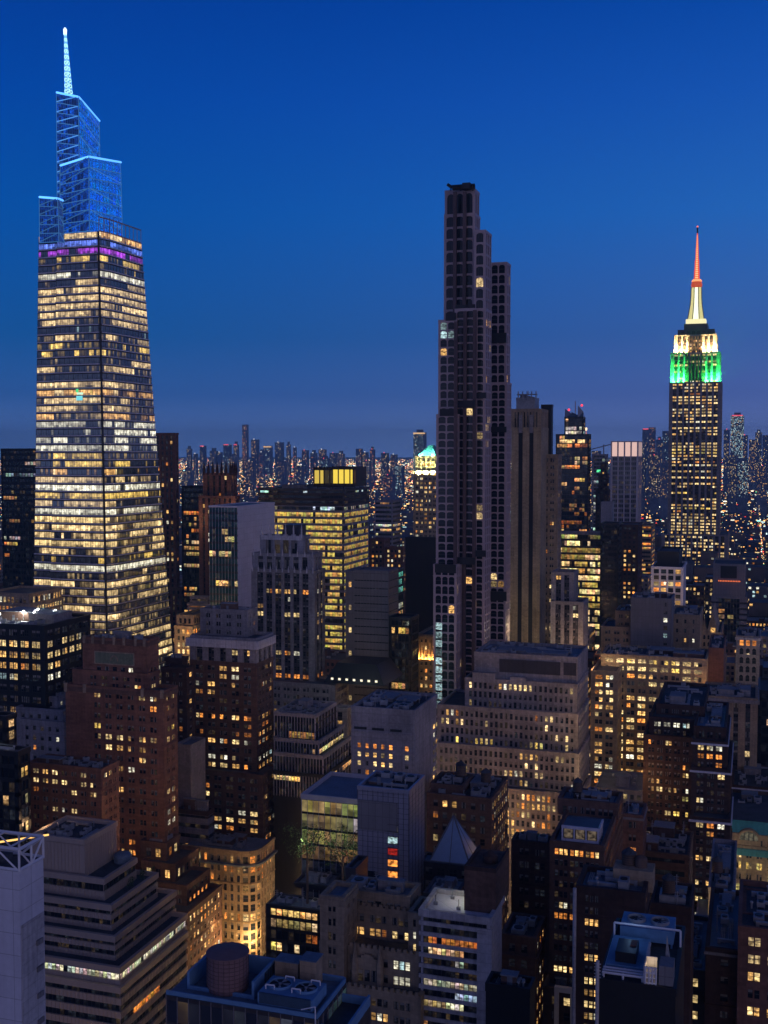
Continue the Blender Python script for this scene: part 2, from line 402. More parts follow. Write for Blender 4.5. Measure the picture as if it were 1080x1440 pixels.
    def finish(s, cap=100):
        for (part, mat), mb in s.walls.items(): mb.build(part, [mat], s.root)
        cx, cy = s.root.location.x, s.root.location.y
        near = s.d < 620
        ws = s.wins
        if near:
            ws = sorted(ws, key=lambda q: -q[4]*q[5]/((q[0]**2+q[1]**2+(q[2]-H)**2))*(1.0 if q[8] == (0, -1) else .5))
            for q in ws[:cap]:
                o = bpy.data.objects.new('window', window_mesh(q[4], q[5], q[6], q[7], s.rng.choice((0, 1, 2, 3, 1)) if q[7] == 'sash' else 0)); COL.objects.link(o)
                o.parent = s.root; o.location = (q[0]-cx, q[1]-cy, q[2]); o.rotation_euler = (0, 0, q[3])
            ws = ws[cap:]
        if ws:
            mb = MB()
            for q in ws:
                nx, ny = q[8]; ux, uy = -ny, nx; w, h = q[4], q[5]
                F = ((q[0]-ux*w/2, q[1]-uy*w/2), (ux, uy), (nx, ny))
                mb.opane(F, 0, w, 0, q[2], q[2]+h, 0, q[6])
                if near and q[7] == 'sash' and s.rng.random() < .5: mb.opane(F, .05, w-.05, .05, q[2]+h*s.rng.choice((.55, .7, .8)), q[2]+h*.98, 3, tuple(c*.5 for c in q[6]))
                if s.d < 800 and q[7] != 'plain':
                    mb.obox(F, 0, w, 0, .07, q[2]+h*.47, q[2]+h*.53, 1)
                if q[7] == 'arch':
                    for k in range(3):
                        f = lambda a: h*.22*(1-sqrt(max(0, 1-(1-a)**2)))
                        a0, a1 = k/3, (k+1)/3
                        for sg in (0, 1):
                            xx = lambda a: (w-a*.5*w) if sg else a*.5*w
                            pt = lambda a, z: (F[0][0]+ux*xx(a)+nx*.12, F[0][1]+uy*xx(a)+ny*.12, z)
                            mb.poly([pt(a0, q[2]+h-f(a0)), pt(a0, q[2]+h), pt(a1, q[2]+h), pt(a1, q[2]+h-f(a1))][::(1 if sg else -1)], 2)
            o = mb.build('windows', ['glass' if near else 'glass_far', 'spandrel_dark', 'tower_frame', 'blind'], s.root); o['kind'] = 'stuff'
        bs = s.bands
        keep = bs if len(bs) <= 100 else bs[-100:]
        for bd, gl, d in keep: bd.build('window_band', ['glass_far' if gl == 'glass' and d > 600 else gl, 'spandrel_dark'], s.root)
        rest = bs[:-100] if len(bs) > 100 else []
        if rest:
            mb = MB()
            for bd, gl, d in rest:
                i = len(mb.v); mb.v += bd.v; mb.f += [tuple(k+i for k in f) for f in bd.f]; mb.m += bd.m; mb.c += bd.c
            mb.build('lower_window_bands', [rest[0][1], 'spandrel_dark'], s.root)['kind'] = 'stuff'
        return s.root
    # rooftop equipment: plant rooms, ducts, vents
    def clutter(s, bi=-1, n=6, big=1, seed=0, hmax=4.0, mat=None):
        X0, X1, Y0, Y1, z = s.blocks[bi]; r = random.Random(seed+len(s.label)*7)
        wx, wy = X1-X0, Y1-Y0
        taken = []
        def spot(w, l):
            for _ in range(20):
                x = r.uniform(X0+1.2, max(X0+1.3, X1-1.2-w)); y = r.uniform(Y0+1.5, max(Y0+1.6, Y1-1.2-l))
                if all(x+w < a or x > b or y+l < c or y > e for a, b, c, e in taken):
                    taken.append((x, x+w, y, y+l)); return x, y
            return None
        for k in range(big):
            w, l = wx*r.uniform(.2, .4), wy*r.uniform(.2, .4); q = spot(w, l)
            if not q: continue
            h = r.uniform(.6, 1)*hmax; m = MB(); m.box(q[0], q[0]+w, q[1], q[1]+l, z+.1, z+h)
            m.box(q[0]-.15, q[0]+w+.15, q[1]-.15, q[1]+l+.15, z+h, z+h+.25, 1, bottom=True)
            m.box(q[0]+w*.4, q[0]+w*.4+1, q[1]-.06, q[1], z+.1, z+2.2, 1)
            m.build('bulkhead', [mat or r.choice(['brick_brown', 'concrete_grey', 'brick_dark', 'stone_grey']), 'roof_membrane'], s.root)
        for k in range(int(n*1.8)+3):
            t = r.random()
            if t < .5:
                w, l, h = r.uniform(1.2, 3), r.uniform(1.2, 3.5), r.uniform(.8, 1.8); q = spot(w, l)
                if not q: continue
                m = MB(); m.box(q[0], q[0]+w, q[1], q[1]+l, z+.4, z+.4+h, bottom=True)
                m.lathe(q[0]+w/2, q[1]+l/2, [(min(w, l)*.36, z+.4+h), (min(w, l)*.36, z+.6+h), (min(w, l)*.3, z+.6+h)], 12, 1)
                for a in (.1, .9):
                    for b in (.1, .9): m.box(q[0]+w*a-.08, q[0]+w*a+.08, q[1]+l*b-.08, q[1]+l*b+.08, z+.05, z+.4)
                m.build('cooling_unit', ['unit_metal', 'black_metal'], s.root)
            elif t < .58:
                l = min(r.uniform(5, 14), wy*.6); q = spot(1, l)
                if not q: continue
                m = MB()
                for kx in range(3): m.bar((q[0]+kx*.35, q[1], z+.35), (q[0]+kx*.35, q[1]+l, z+.35), .09)
                for kx in range(int(l/2)+1): m.box(q[0]-.15, q[0]+.9, q[1]+kx*2, q[1]+kx*2+.15, z+.05, z+.25)
                m.build('pipe_run', ['unit_metal'], s.root)
            elif t < .62:
                q = spot(.5, .5)
                if not q: continue
                m = MB(); h = r.uniform(3, 6); m.bar((q[0], q[1], z), (q[0], q[1], z+h), .07)
                for kx in range(3): m.bar((q[0]-.5, q[1], z+h*.6+kx*.5), (q[0]+.5, q[1], z+h*.6+kx*.5), .04)
                m.build('antenna', ['unit_metal'], s.root)
            elif t < .8:
                l = min(r.uniform(4, 12), wx*.5); q = spot(l, .8)
                if not q: continue
                m = MB(); m.box(q[0], q[0]+l, q[1], q[1]+.7, z+.5, z+1.1, bottom=True); m.box(q[0], q[0]+.7, q[1], q[1]+.7, z+.05, z+.5); m.box(q[0]+l-.7, q[0]+l, q[1], q[1]+.7, z+.05, z+.5)
                m.build('duct', ['unit_metal'], s.root)
            else:
                q = spot(.6, .6)
                if not q: continue
                m = MB(); m.lathe(q[0]+.3, q[1]+.3, [(.18, z), (.18, z+1.2), (.35, z+1.25), (.3, z+1.6)], 8)
                m.build('vent_pipe', ['unit_metal'], s.root)

BASE = dict(type='punch', fh=3.6, bw=3.2, k=1, ww=.5, wh=.52, wall='brick_brown', sp=None, trim=None, lit=.2, pal='warm', s=1.0,
            rows={}, rec=.3, mg=1.0, blank=[], wk='sash', major=0, ribs=False, belt=6, sw=.3, glass='glass', mt=.08, skip=0)
def lamp(px=None, py=None, d=None, loc=None, e=3000, c=(1, .6, .25), r=.6, kind='POINT', name='street_glow'):
    l = bpy.data.lights.new(name, kind); l.energy = e; l.color = c
    if kind == 'POINT': l.shadow_soft_size = r
    o = bpy.data.objects.new(name, l); COL.objects.link(o); o.location = loc if loc else P(px, py, d); return o
def flood(loc, size, direction, e, c, name='floodlight'):
    l = bpy.data.lights.new(name, 'AREA'); l.shape = 'RECTANGLE'; l.size = size[0]; l.size_y = size[1]; l.energy = e; l.color = c
    o = bpy.data.objects.new(name, l); COL.objects.link(o); o.location = loc
    o.rotation_euler = (-Vector(direction)).to_track_quat('Z', 'X').to_euler(); return o

# ------------------------------------------------------------------ supertall glass tower, far left
def supertall():
    D = 655.0
    b = Bld('glass_supertall', 'tapering glass supertall with yellow lit floors and a glowing blue stepped crown and spire', 'skyscraper', D)
    R = b.rng
    # plan outline by height: list of (z, [points]); the front runs along the cross street
    def plan(yp, xs, d0):
        c = P(xs[2], yp, d0); Y = c.y; z = c.z
        A = (px_x(xs[0], yp, Y+3), Y+3); B0 = (px_x(xs[1], yp, Y+3), Y+3); B1 = (px_x(xs[1], yp, Y), Y); C = (c.x, Y)
        Dd = (px_x(xs[3], yp, Y+8), Y+8)
        Yb = px_y(xs[4], yp, Dd[0]+1)
        E = (Dd[0]+1, Yb)
        return z, [A, B0, B1, C, Dd, E]
    top = plan(326, (55, 81, 139, 154, 198), D); bot = plan(930, (47, 70, 152, 168, 241), D-16)
    zt, pt = top; zb, pb = bot
    ex = (zb-0)/(zt-zb)
    def at(z):
        t = (z-zb)/(zt-zb)
        return [(b_[0]+(a_[0]-b_[0])*t, b_[1]+(a_[1]-b_[1])*t) for a_, b_ in zip(pt, pb)]
    cx = sum(p[0] for p in pb)/6; cy = pb[3][1]+30
    b.start(cx, cy); FOOT.append((pb[0][0]-3, pb[5][0]+3, pb[3][1]-3, pb[5][1]+5, zt))
    root = b.root
    rows = [(p_, 'cream' if n_ == 'pale' else n_) for p_, n_ in ((.85, 'warm'), (.7, 'blue'), (.45, 'purple'), (.5, 'yellow'), (.25, 'yellow'), (.55, 'white'), (.2, 'pale'), (.93, 'pale'), (.96, 'pale'), (.95, 'pale'), (.75, 'pale'),
            (.6, 'pale'), (.05, 'cool'), (.6, 'pale'), (.6, 'yellow'), (.5, 'yellow'), (.15, 'pale'), (.55, 'pale'), (.08, 'pale'), (.88, 'pale'), (.85, 'warm'), (.7, 'pale'),
            (.75, 'pale'), (.8, 'warm'), (.55, 'white'), (.3, 'white'), (.35, 'white'), (.6, 'white'), (.55, 'yellow'), (.4, 'yellow'), (.3, 'warm'), (.55, 'pale'))]
    fh = 4.55; n = int(zt/fh); mbw = MB(); hull = MB(); slabs = MB(); ledges = MB()
    col = []
    for i in range(n):
        z1 = zt-i*fh; z0 = z1-fh
        Pn = at(z0)
        p, pl = rows[i] if i < len(rows) else (R.choice((.9, .8, .65, .45, .85, .3 if i % 5 else .8)), R.choice(('cream', 'yellow', 'cream', 'cream', 'pale', 'white')))
        fl = MB(); lvl = R.uniform(.95, 1.4)
        back = [(Pn[5][0]-50, Pn[5][1]), (Pn[0][0], Pn[5][1])]
        edges = [(Pn[0], Pn[1], 1), (Pn[1], Pn[2], 0), (Pn[2], Pn[3], 1), (Pn[3], Pn[4], 1), (Pn[4], Pn[5], 2)]
        for a, c, k in edges:
            v = Vector((c[0]-a[0], c[1]-a[1])); ln = v.length; v /= ln; nrm = (v.y, -v.x)
            F = (a, (v.x, v.y), nrm)
            slabs.obox(F, 0, ln, -.6, .35, z0-.02, z0+1.5)
            ledges.obox(F, 0, ln, .36, .8, z0+.7, z0+1.3)
            if k:
                m = max(1, round(ln/1.6)); w = ln/m; on = R.random() < p; c0 = pick(R, '='+('cream' if pl == 'warm' and R.random() < .6 else pl), R.uniform(.8, 1.3))
                q = min(.98, p*(.85 if k == 2 and i > 10 else 1.05))
                if k == 2 and 11 < i < 30: q *= .72
                for j in range(m):
                    if R.random() < .14: on = R.random() < q; c0 = pick(R, '='+pl, R.uniform(.45, 1.3)) if R.random() < .7 else c0
                    f = R.uniform(.55, 1.2)*lvl; dimf = R.choice((.12, .2, .34)); dk = R.choice((.25, .5, .8, .9, 1.0))
                    lit = tuple(round(x*f, 3) for x in c0) if on else (tuple(round(x*dimf, 3) for x in c0) if R.random() < p*.75 else (.012, .013, .018))
                    fl.opane(F, j*w+.05, (j+1)*w-.05, .1, z0+1.5, z0+2.7, 0, tuple(round(x*dk, 3) for x in lit)); fl.opane(F, j*w+.05, (j+1)*w-.05, .1, z0+2.7, z1, 0, lit)  # lower strip of each pane dimmed to imitate light from the ceiling
                    if j % 2 == 0: fl.obox(F, j*w-.06, j*w+.06, .1, .28, z0+1.0, z1, 1)
            else: fl.opane(F, 0, ln, .1, z0+1.5, z1, 0, (.01, .01, .01))
            if i == 0 or k != 99: hull.opane(F, 0, ln, -.5, z0, z1)
        col.append(fl)
    for fl in col: fl.build('window_band', ['glass_sky', 'spandrel_dark'], root)
    hull.build('core', ['black_metal'], root); slabs.build('spandrel', ['spandrel_dark'], root); ledges.build('floor_ledge', ['panel_white'], root)
    # dark vertical joint down the corner
    jn = MB()
    a0 = at(zt)[3]; b0 = at(0)[3]
    jn.bar((b0[0], b0[1]-.7, 0), (a0[0], a0[1]-.7, zt), .55); jn.build('corner_joint', ['black_metal'], root)
    # backs and roof
    rf = MB(); q = at(zt); rf.poly([(*q[0], zt), (*q[2], zt), (*q[3], zt), (*q[4], zt), (*q[5], zt), (q[0][0], q[5][1], zt)]); rf.build('roof', ['roof_tar'], root)
    bk = MB(); qa, qb = at(zt), at(0)
    bk.quad((*qb[5], 0), (qb[0][0], qb[5][1], 0), (qa[0][0], qa[5][1], zt), (*qa[5], zt)); bk.quad((qb[0][0], qb[5][1], 0), (*qb[0], 0), (*qa[0], zt), (qa[0][0], qa[5][1], zt)); bk.build('rear_wall', ['glass_sky'], root)
    # open terrace frame at the right of the crown
    tf = MB(); A, Bp = q[3], q[4]; E = q[5]
    for a, c in ((A, Bp), (Bp, E)):
        v = Vector((c[0]-a[0], c[1]-a[1])); m = max(1, round(v.length/4.2))
        for j in range(m+1):
            x, y = a[0]+v.x*j/m, a[1]+v.y*j/m; tf.bar((x, y, zt), (x, y, zt+8.5), .16)
        for zz in (zt+8.5, zt+.6): tf.bar((a[0], a[1], zz), (c[0], c[1], zz), .3)
    tf.build('terrace_frame', ['tower_frame'], root)
    # crown volumes: glass screens, glowing slab edges, diagonals
    LB = lambda s: (.005*s, .12*s, .9*s); LC = lambda s: (.10*s, .38*s, 1.0*s)
    def crown(xl, xm, xr, ytl, ytm, ytr, dz, name, nf, ypb=330, wide=.0, dim=1.0):
        c = P(xm, ypb, D+dz); Y0 = c.y; zb_ = c.z-4
        X1 = c.x; X0 = px_x(xl, ypb, Y0); Y1 = px_y(xr, ypb, X1)
        Y1 = min(Y1, Y0+46)
        zl, zm = zat(xl, ytl, Y0), zat(xm, ytm, Y0); zr = zat(xr, ytr, Y1)
        g = MB(); s_ = MB(); e_ = MB()
        tp = .05+wide
        def pt(u, v, t):       # u along front 0..1, v along depth 0..1, t height fraction, slight taper
            if v == 0: zz = zl+(zm-zl)*u
            else: zz = zm+(zr-zm)*v
            z = zb_+(zz-zb_)*t; k = 1-tp*(z-zb_)/max(1, zm-zb_)
            xc, yc = X0, Y1
            x = X0+(X1-X0)*u; y = Y0+(Y1-Y0)*v
            return (xc+(x-xc)*k if u > 0 else x, yc+(y-yc)*k, z)
        for i in range(nf):
            t0, t1 = i/nf, (i+1)/nf
            for kx in range(10):
                u0, u1 = kx/10, (kx+1)/10
                for side in (0, 1):
                    f = (lambda u, t: pt(u, 0, t)) if side == 0 else (lambda u, t: pt(1, u, t))
                    tt = t0+(t1-t0)*.62
                    lo = (LB(R.uniform(.2, .75)*dim) if R.random() < .6 else (0, .012, .09)) if side == 0 else (.004*dim, R.uniform(.09, .18)*dim, R.uniform(.6, 1.0)*dim)
                    hi = LB(R.uniform(.2, .5)*dim) if side == 0 else (.008, .12*dim, .62*dim)
                    g.quad(f(u0, t0), f(u1, t0), f(u1, tt), f(u0, tt), 0, lo)
                    g.quad(f(u0, tt), f(u1, tt), f(u1, t1), f(u0, t1), 0, hi)
                    q0 = Vector(f(u0, t0)); q1 = Vector(f(u0, t1)); off = Vector((0, -.15, 0)) if side == 0 else Vector((.15, 0, 0))
                    s_.bar(q0+off, q1+off, .09, 0)
        g.build('crown_glass', ['glass_blue'], root)
        for i in range(nf+1):
            t = i/nf
            o1 = Vector((0, -.4, 0)); o2 = Vector((.4, -.1, 0)); br = .42*dim if i < nf else 2.2
            e_.bar(Vector(pt(0, 0, t))+o1, Vector(pt(1, 0, t))+o1, .17 if i < nf else .42, 0, LC(br))
            e_.bar(Vector(pt(1, 0, t))+o2, Vector(pt(1, 1, t))+o2, .17 if i < nf else .42, 0, LC(br*.8))
        for a, c_ in (((0, 0), (0, 0)), ((1, 0), (1, 0)), ((1, 1), (1, 1))):
            e_.bar(Vector(pt(a[0], a[1], 0))+Vector((.1, -.4, 0)), Vector(pt(a[0], a[1], 1))+Vector((.1, -.4, 0)), .16, 0, LC(.35))
        e_.build('edge_light', ['lamp'], root); s_.build('crown_mullion', ['blue_steel'], root)
        dg = MB()
        for i in range(nf):
            t0 = (i+.1)/nf; t1 = min(1, (i+1.0)/nf); o1 = Vector((0, -.5, 0))
            dg.bar(Vector(pt(0.02, 0, t0))+o1, Vector(pt(.98, 0, t1))+o1, .2, 0, LC(.9*dim if name == 1 else .3))
            if i % 2 == 0: dg.bar(Vector(pt(1, 0.02, t1))+Vector((.5, 0, 0)), Vector(pt(1, .98, t0))+Vector((.5, 0, 0)), .15, 0, LC(.5*dim))
        dg.build('diagonal_brace', ['lamp'], root)
        bk = MB(); bk.quad(pt(1, 1, 0), (X0, Y1, zb_), (X0, Y1, pt(0, 0, 1)[2]), pt(1, 1, 1)); bk.quad((X0, Y1, zb_), pt(0, 0, 0), pt(0, 0, 1), (X0, Y1, pt(0, 0, 1)[2]))
        bk.build('crown_rear', ['glass_blue'], root)
        return pt
    crown(81, 113, 143, 129, 135, 170, 14, 1, 15)
    crown(84, 126, 173, 232, 219, 228, 6, 2, 8, dim=.95)
    crown(56, 83, 90, 277, 279, 282, 2, 3, 5, dim=.8)
    # spire
    sp = MB(); bs = P(96.5, 131, D+30); tp_ = P(91.5, 42, D+30)
    rb = 1.55
    def sq(t, k):
        r = rb*(1-.82*t); c = Vector(bs).lerp(tp_, t); sgn = ((1, 1), (-1, 1), (-1, -1), (1, -1))[k % 4]; return c+Vector((sgn[0]*r, sgn[1]*r, 0))
    NS = 22
    for i in range(NS):
        for k in range(4):
            sp.bar(sq(i/NS, k), sq((i+1)/NS, k), .2, 0, LC(1.5) if (i % 2) else (.6, 1.3, 1.4)); sp.bar(sq(i/NS, k), sq((i+1)/NS, k+1), .12, 0, (.25, .6, .8))
            sp.bar(sq(i/NS, k), sq(i/NS, k+1), .16, 0, (.6, 1.1, 1.1))
    sp.build('spire', ['lamp'], root)
    bc = MB(); bc.lathe(tp_.x, tp_.y, [(.9, tp_.z-3), (1.1, tp_.z), (.5, tp_.z+1.2)], 10, 0, (1.3, 1.8, 2.0)); bc.build('spire_beacon', ['lamp'], root)
    # coloured advertising screen inside one floor
    sg = MB(); c = P(112, 556, D-9); sg.box(c.x-1.6, c.x+2.4, c.y-1.0, c.y-.8, c.z-2.9, c.z-.3, 0, (.2, .75, .85)); sg.box(c.x-1.2, c.x+2.8, c.y-1.0, c.y-.8, c.z+.4, c.z+1.6, 0, (.7, 1.1, .8)); sg.box(c.x-1.8, c.x-.2, c.y-1.0, c.y-.8, c.z+1.7, c.z+3.6, 0, (.1, .8, .25)); sg.build('lit_screen', ['lamp'], root)
supertall()

# ------------------------------------------------------------------ slender residential tower with arched windows, centre
def arched_tower():
    b = Bld('arched_window_tower', 'slender dark stone supertall with arched windows stepping up to a narrow top', 'skyscraper', 505)
    A = dict(type='punch', fh=3.75, bw=4.1, k=1, ww=.84, wh=.83, wall='tower_frame', rec=.42, mg=.35, lit=.05, pal='pale', wk='arch', s=.7, rows={})
    side = dict(A, bw=3.3, ww=.62, wh=.7, fh=3.75, lit=.02)
    def st(**k):
        d = dict(A, **k); d['right'] = dict(bw=3.2, ww=.62); return d
    # dark reveals between the bays
    def reveal(x, y0, y1, dd):
        c = P(x, y1, 505+dd); z0 = zat(x, y0, c.y)
        b.W('bay_dark', 'reveal').box(c.x-.75, c.x+.75, c.y-.7, c.y+.5, z0, c.z)
    belts = []
    def belt(xl, xm, yt, yb, dd):
        c = P(xm, yt, 505+dd); m = MB(); m.box(px_x(xl, yt, c.y), c.x+.5, c.y-.6, c.y-.05, zat(xm, yb, c.y), c.z, bottom=True); belts.append(m)
    def vol(xl, xm, xr, yt, yb, dd, **k):
        X0, X1, Y0, Y1, Z = b.rect(xl, xm, xr, yt, dd, 28)
        b.block(X0, X1, Y0, Y1, 0 if yb is None else zat(xm, yb, Y0), Z, st(**k), None if yb is None else None, 'roof_tar', .9)
        return X0, X1, Y0, Y1, Z
    # left bay, middle bay, right bay, recessed west wing
    lower = dict(lit=.10)
    vol(611, 641, None, 797, None, -2, bpx=9.6, fpx=13.4, lit=.04)
    vol(615, 641, None, 585, 797, 0, lit=.025, bpx=12, fpx=11.1)
    vol(618, 641, None, 452, 585, 2, lit=.08, bpx=11.2, fpx=12, rows={0: (.5, 'cool'), 1: (.4, 'cool')})
    vol(626, 667, 674, 302, 452, 8, lit=.0, bpx=13.2, fpx=16.5, rows={0: (0, 'pale')})
    vol(627, 667, 673, 268, 302, 9, lit=0, bpx=13.2, fpx=34)
    vol(641, 668, None, 436, None, 1, lit=.025, bpx=12.4, fpx=11.4)
    vol(668, 682, 690, 436, None, 3, lit=.025, bpx=12, fpx=11.4)
    vol(668, 682, 690, 326, 436, 4, lit=.03, bpx=12, fpx=15.6)
    vol(690, 712, 718, 540, None, 30, lit=.025, bpx=10.6, fpx=11.4)
    vol(690, 712, 717, 371, 540, 31, lit=.025, bpx=10.6, fpx=14.6)
    for x, y0, y1, dd in ((641.3, 980, 452, -3.2), (668, 980, 436, 0.2), (654.3, 980, 438, .6), (640, 450, 270, 7.2), (653.6, 436, 270, 7.2)): reveal(x, y0, y1, dd)
    for q in ((641, 667, 428, 437, 1.2), (627, 640, 440, 451, 2), (619, 640, 575, 585, -.2), (642, 667, 563, 573, .8), (612, 640, 794, 806, -2.3), (642, 667, 784, 794, .8), (690, 711, 468, 482, 30.5), (690, 711, 600, 608, 29.6), (669, 682, 552, 560, 2.6), (690, 711, 832, 845, 29.6), (669, 682, 774, 783, 2.6)):
        belt(*q)
    for m in belts: m.build('dark_belt', ['black_metal'], b.root)
    # column of cold lit rooms at the foot
    for i in range(10):
        c = P(617.5, 880+i*12.2, 500); lp = MB(); lit = L('cool', (.6, .3, .4, .1, .7, .6, .6, .5, .3, .2)[i]); lp.opane(((c.x-1.4, c.y-.5), (1, 0), (0, -1)), 0, 2.9, .1, c.z-1.6, c.z+1.4, 0, lit); lp.build('lit_room', ['glass'], b.root)
    # construction hoist cradle on top
    m = MB(); c = P(650, 263, 512); a = P(629, 259, 512)
    m.bar(a, P(636, 264, 512), .5); m.bar(P(636, 264, 512), P(668, 262, 512), .9); m.box(P(655, 0, 512).x, P(667, 0, 512).x, c.y-1, c.y+4, c.z-1, c.z+1.6, bottom=True)
    for x in (634, 648, 665): m.bar(P(x, 268.5, 512), P(x, 263, 512), .25)
    m.build('maintenance_cradle', ['black_metal'], b.root)
    return b.finish()
arched_tower()

# ------------------------------------------------------------------ art deco giant with the coloured crown, right
def deco_giant():
    D = 1290
    b = Bld('art_deco_skyscraper', 'art deco skyscraper with green and yellow floodlit crown and orange glowing antenna', 'skyscraper', D)
    E = dict(type='pier', fh=3.55, bw=6.2, k=2, ww=.62, wh=.55, wall='stone_grey', sp='brick_dark', rec=.7, mg=2.2, lit=.8, pal='pale', s=1.0, wk='plain')
    rows = {3: (.2, 'orange'), 6: (.95, 'pale'), 7: (.3, 'pale'), 13: (.2, 'pale'), 17: (.1, 'warm'), 18: (.05, 'warm'), 21: (.9, 'yellow'), 22: (.95, 'yellow'), 23: (.7, 'warm'), 25: (.1, 'warm'), 29: (.1, 'warm'), 31: (.15, 'warm'), 34: (.1, 'warm'), 35: (.6, 'yellow'), 36: (.1, 'warm'), 38: (.15, 'warm'), 40: (.7, 'yellow'), 41: (.05, 'warm')}
    b.tier(914, 1040, None, 800, -24, dict(E, lit=.7), depth=90)
    b.tier(931, 1023, None, 754, -10, dict(E, lit=.95), depth=75)
    X0, X1, Y0, Y1, Z = b.tier(942, 1014, 1017.5, 538, 0, dict(E, rows=rows, lit=.75), depth=60)
    T = dict(E, lit=.35, rows={}, fh=3.9, wall='limestone')
    g = b.tier(944, 1012, 1016, 496, 3, T, depth=54)
    w = b.tier(949, 1007, 1011, 471, 7, dict(T, lit=.3), depth=46)
    k = b.tier(954, 1004, 1006, 464, 10, dict(T, lit=.05, wall='spandrel_dark'), depth=38)
    b.tier(962, 995, 997, 456, 16, dict(T, type='blank', wall='spandrel_dark'), depth=24)
    # projecting centre bay, its lack of floodlight put into a dark colour
    mb = b.W('brick_dark', 'centre_bay')
    for tr, yb in ((g, 538), (w, 496)):
        xa, xb = tr[0]+(tr[1]-tr[0])*.36, tr[0]+(tr[1]-tr[0])*.64
        for j in range(5):
            x = xa+(xb-xa)*j/4; mb.box(x-.7, x+.7, tr[2]-2.4, tr[2], zat(980, yb, tr[2]), tr[4]-1)
    root = b.finish()
    # mooring mast
    c = P(979, 455, D+28); cx, cy = c.x, c.y; z = lambda y: zat(979, y, cy); s = (D+28)/1600
    m = MB()
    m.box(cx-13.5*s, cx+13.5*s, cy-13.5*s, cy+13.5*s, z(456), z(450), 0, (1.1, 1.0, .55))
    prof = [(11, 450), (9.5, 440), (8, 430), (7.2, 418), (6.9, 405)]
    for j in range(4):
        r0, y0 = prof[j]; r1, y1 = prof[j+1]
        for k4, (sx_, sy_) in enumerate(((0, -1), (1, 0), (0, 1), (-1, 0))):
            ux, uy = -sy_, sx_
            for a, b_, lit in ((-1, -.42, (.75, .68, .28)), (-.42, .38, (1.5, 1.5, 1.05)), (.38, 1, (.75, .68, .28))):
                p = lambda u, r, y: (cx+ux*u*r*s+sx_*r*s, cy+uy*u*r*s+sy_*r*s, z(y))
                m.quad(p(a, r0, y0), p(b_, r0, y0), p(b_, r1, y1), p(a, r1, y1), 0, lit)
    m.build('mooring_mast', ['lamp'], root)
    fn = MB()
    for j in range(4):
        r0, y0 = prof[j]; r1, y1 = prof[j+1]
        for sx_ in (-1, 1):
            for q in (.4, 1): fn.bar((cx+sx_*r0*q*s, cy-r0*s-.5, z(y0)), (cx+sx_*r1*q*s, cy-r1*s-.5, z(y1)), .35)
    fn.build('mast_fin', ['stone_grey'], root)
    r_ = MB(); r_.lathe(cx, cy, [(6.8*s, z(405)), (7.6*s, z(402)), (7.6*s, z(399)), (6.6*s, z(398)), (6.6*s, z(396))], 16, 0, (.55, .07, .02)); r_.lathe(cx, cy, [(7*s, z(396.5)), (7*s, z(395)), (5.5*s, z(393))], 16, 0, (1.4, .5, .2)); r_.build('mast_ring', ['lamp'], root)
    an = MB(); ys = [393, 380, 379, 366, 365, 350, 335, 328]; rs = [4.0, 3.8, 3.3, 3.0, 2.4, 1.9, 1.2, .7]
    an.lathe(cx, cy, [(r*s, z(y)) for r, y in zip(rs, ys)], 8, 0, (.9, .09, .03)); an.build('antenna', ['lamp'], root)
    al = MB()
    for i in range(22):
        y = 391-i*2.8; r = 4.0-i*.155; al.box(cx-r*.5*s, cx+r*.5*s, cy-r*s-.9, cy-r*s, z(y)-.55, z(y)+.55, 0, (1.7, .75, .35), bottom=True)
    al.build('antenna_lights', ['lamp'], root)['kind'] = 'stuff'
    at_ = MB(); at_.bar((cx, cy, z(328)), (cx, cy, z(319)), .6); at_.build('antenna_tip', ['black_metal'], root)
    be = MB(); be.lathe(cx, cy, [(.8, z(320)), (1.2, z(319)), (.6, z(317.5))], 8, 0, (1.2, .25, .2)); be.build('beacon', ['lamp'], root)
    # floodlights standing on the setbacks
    for tr, yb, colr, e in ((g, 538, (.02, 1, .12), 130000), (w, 496, (1, .70, .26), 85000)):
        Wd = tr[1]-tr[0]; zz = zat(980, yb, tr[2])+1.2
        for fx in (.06, .16, .26, .74, .84, .94):
            flood((tr[0]+Wd*fx, tr[2]-4.5, zz), (5, 1.2), (0, .30, 1), e/3, colr)
        for fy in (.15, .5, .85): flood((tr[1]+4.5, tr[2]+(tr[3]-tr[2])*fy, zz), (5, 1.2), (-.30, 0, 1), e/4, colr)
    return root
deco_giant()

# ------------------------------------------------------------------ all the other buildings one can tell apart
def B(name, label, d, tiers, st=None, cl=None, cat=None, group=None, fin=True):
    b = Bld(name, label, cat or ('skyscraper' if name.endswith('tower') else 'building'), d, group)
    st = st or {}
    for t in tiers:
        xl, xm, xr, yt, dd = t[:5]; o = dict(t[5]) if len(t) > 5 else {}
        s2 = dict(st, **o.pop('st', {}))
        b.tier(xl, xm, xr, yt, dd, s2, **o)
    if cl:
        for bi, n, big, hm in cl: b.clutter(bi, n, big, 1, hm)
    if fin: b.finish()
    return b
PUN = lambda **k: dict(dict(type='punch'), **k)

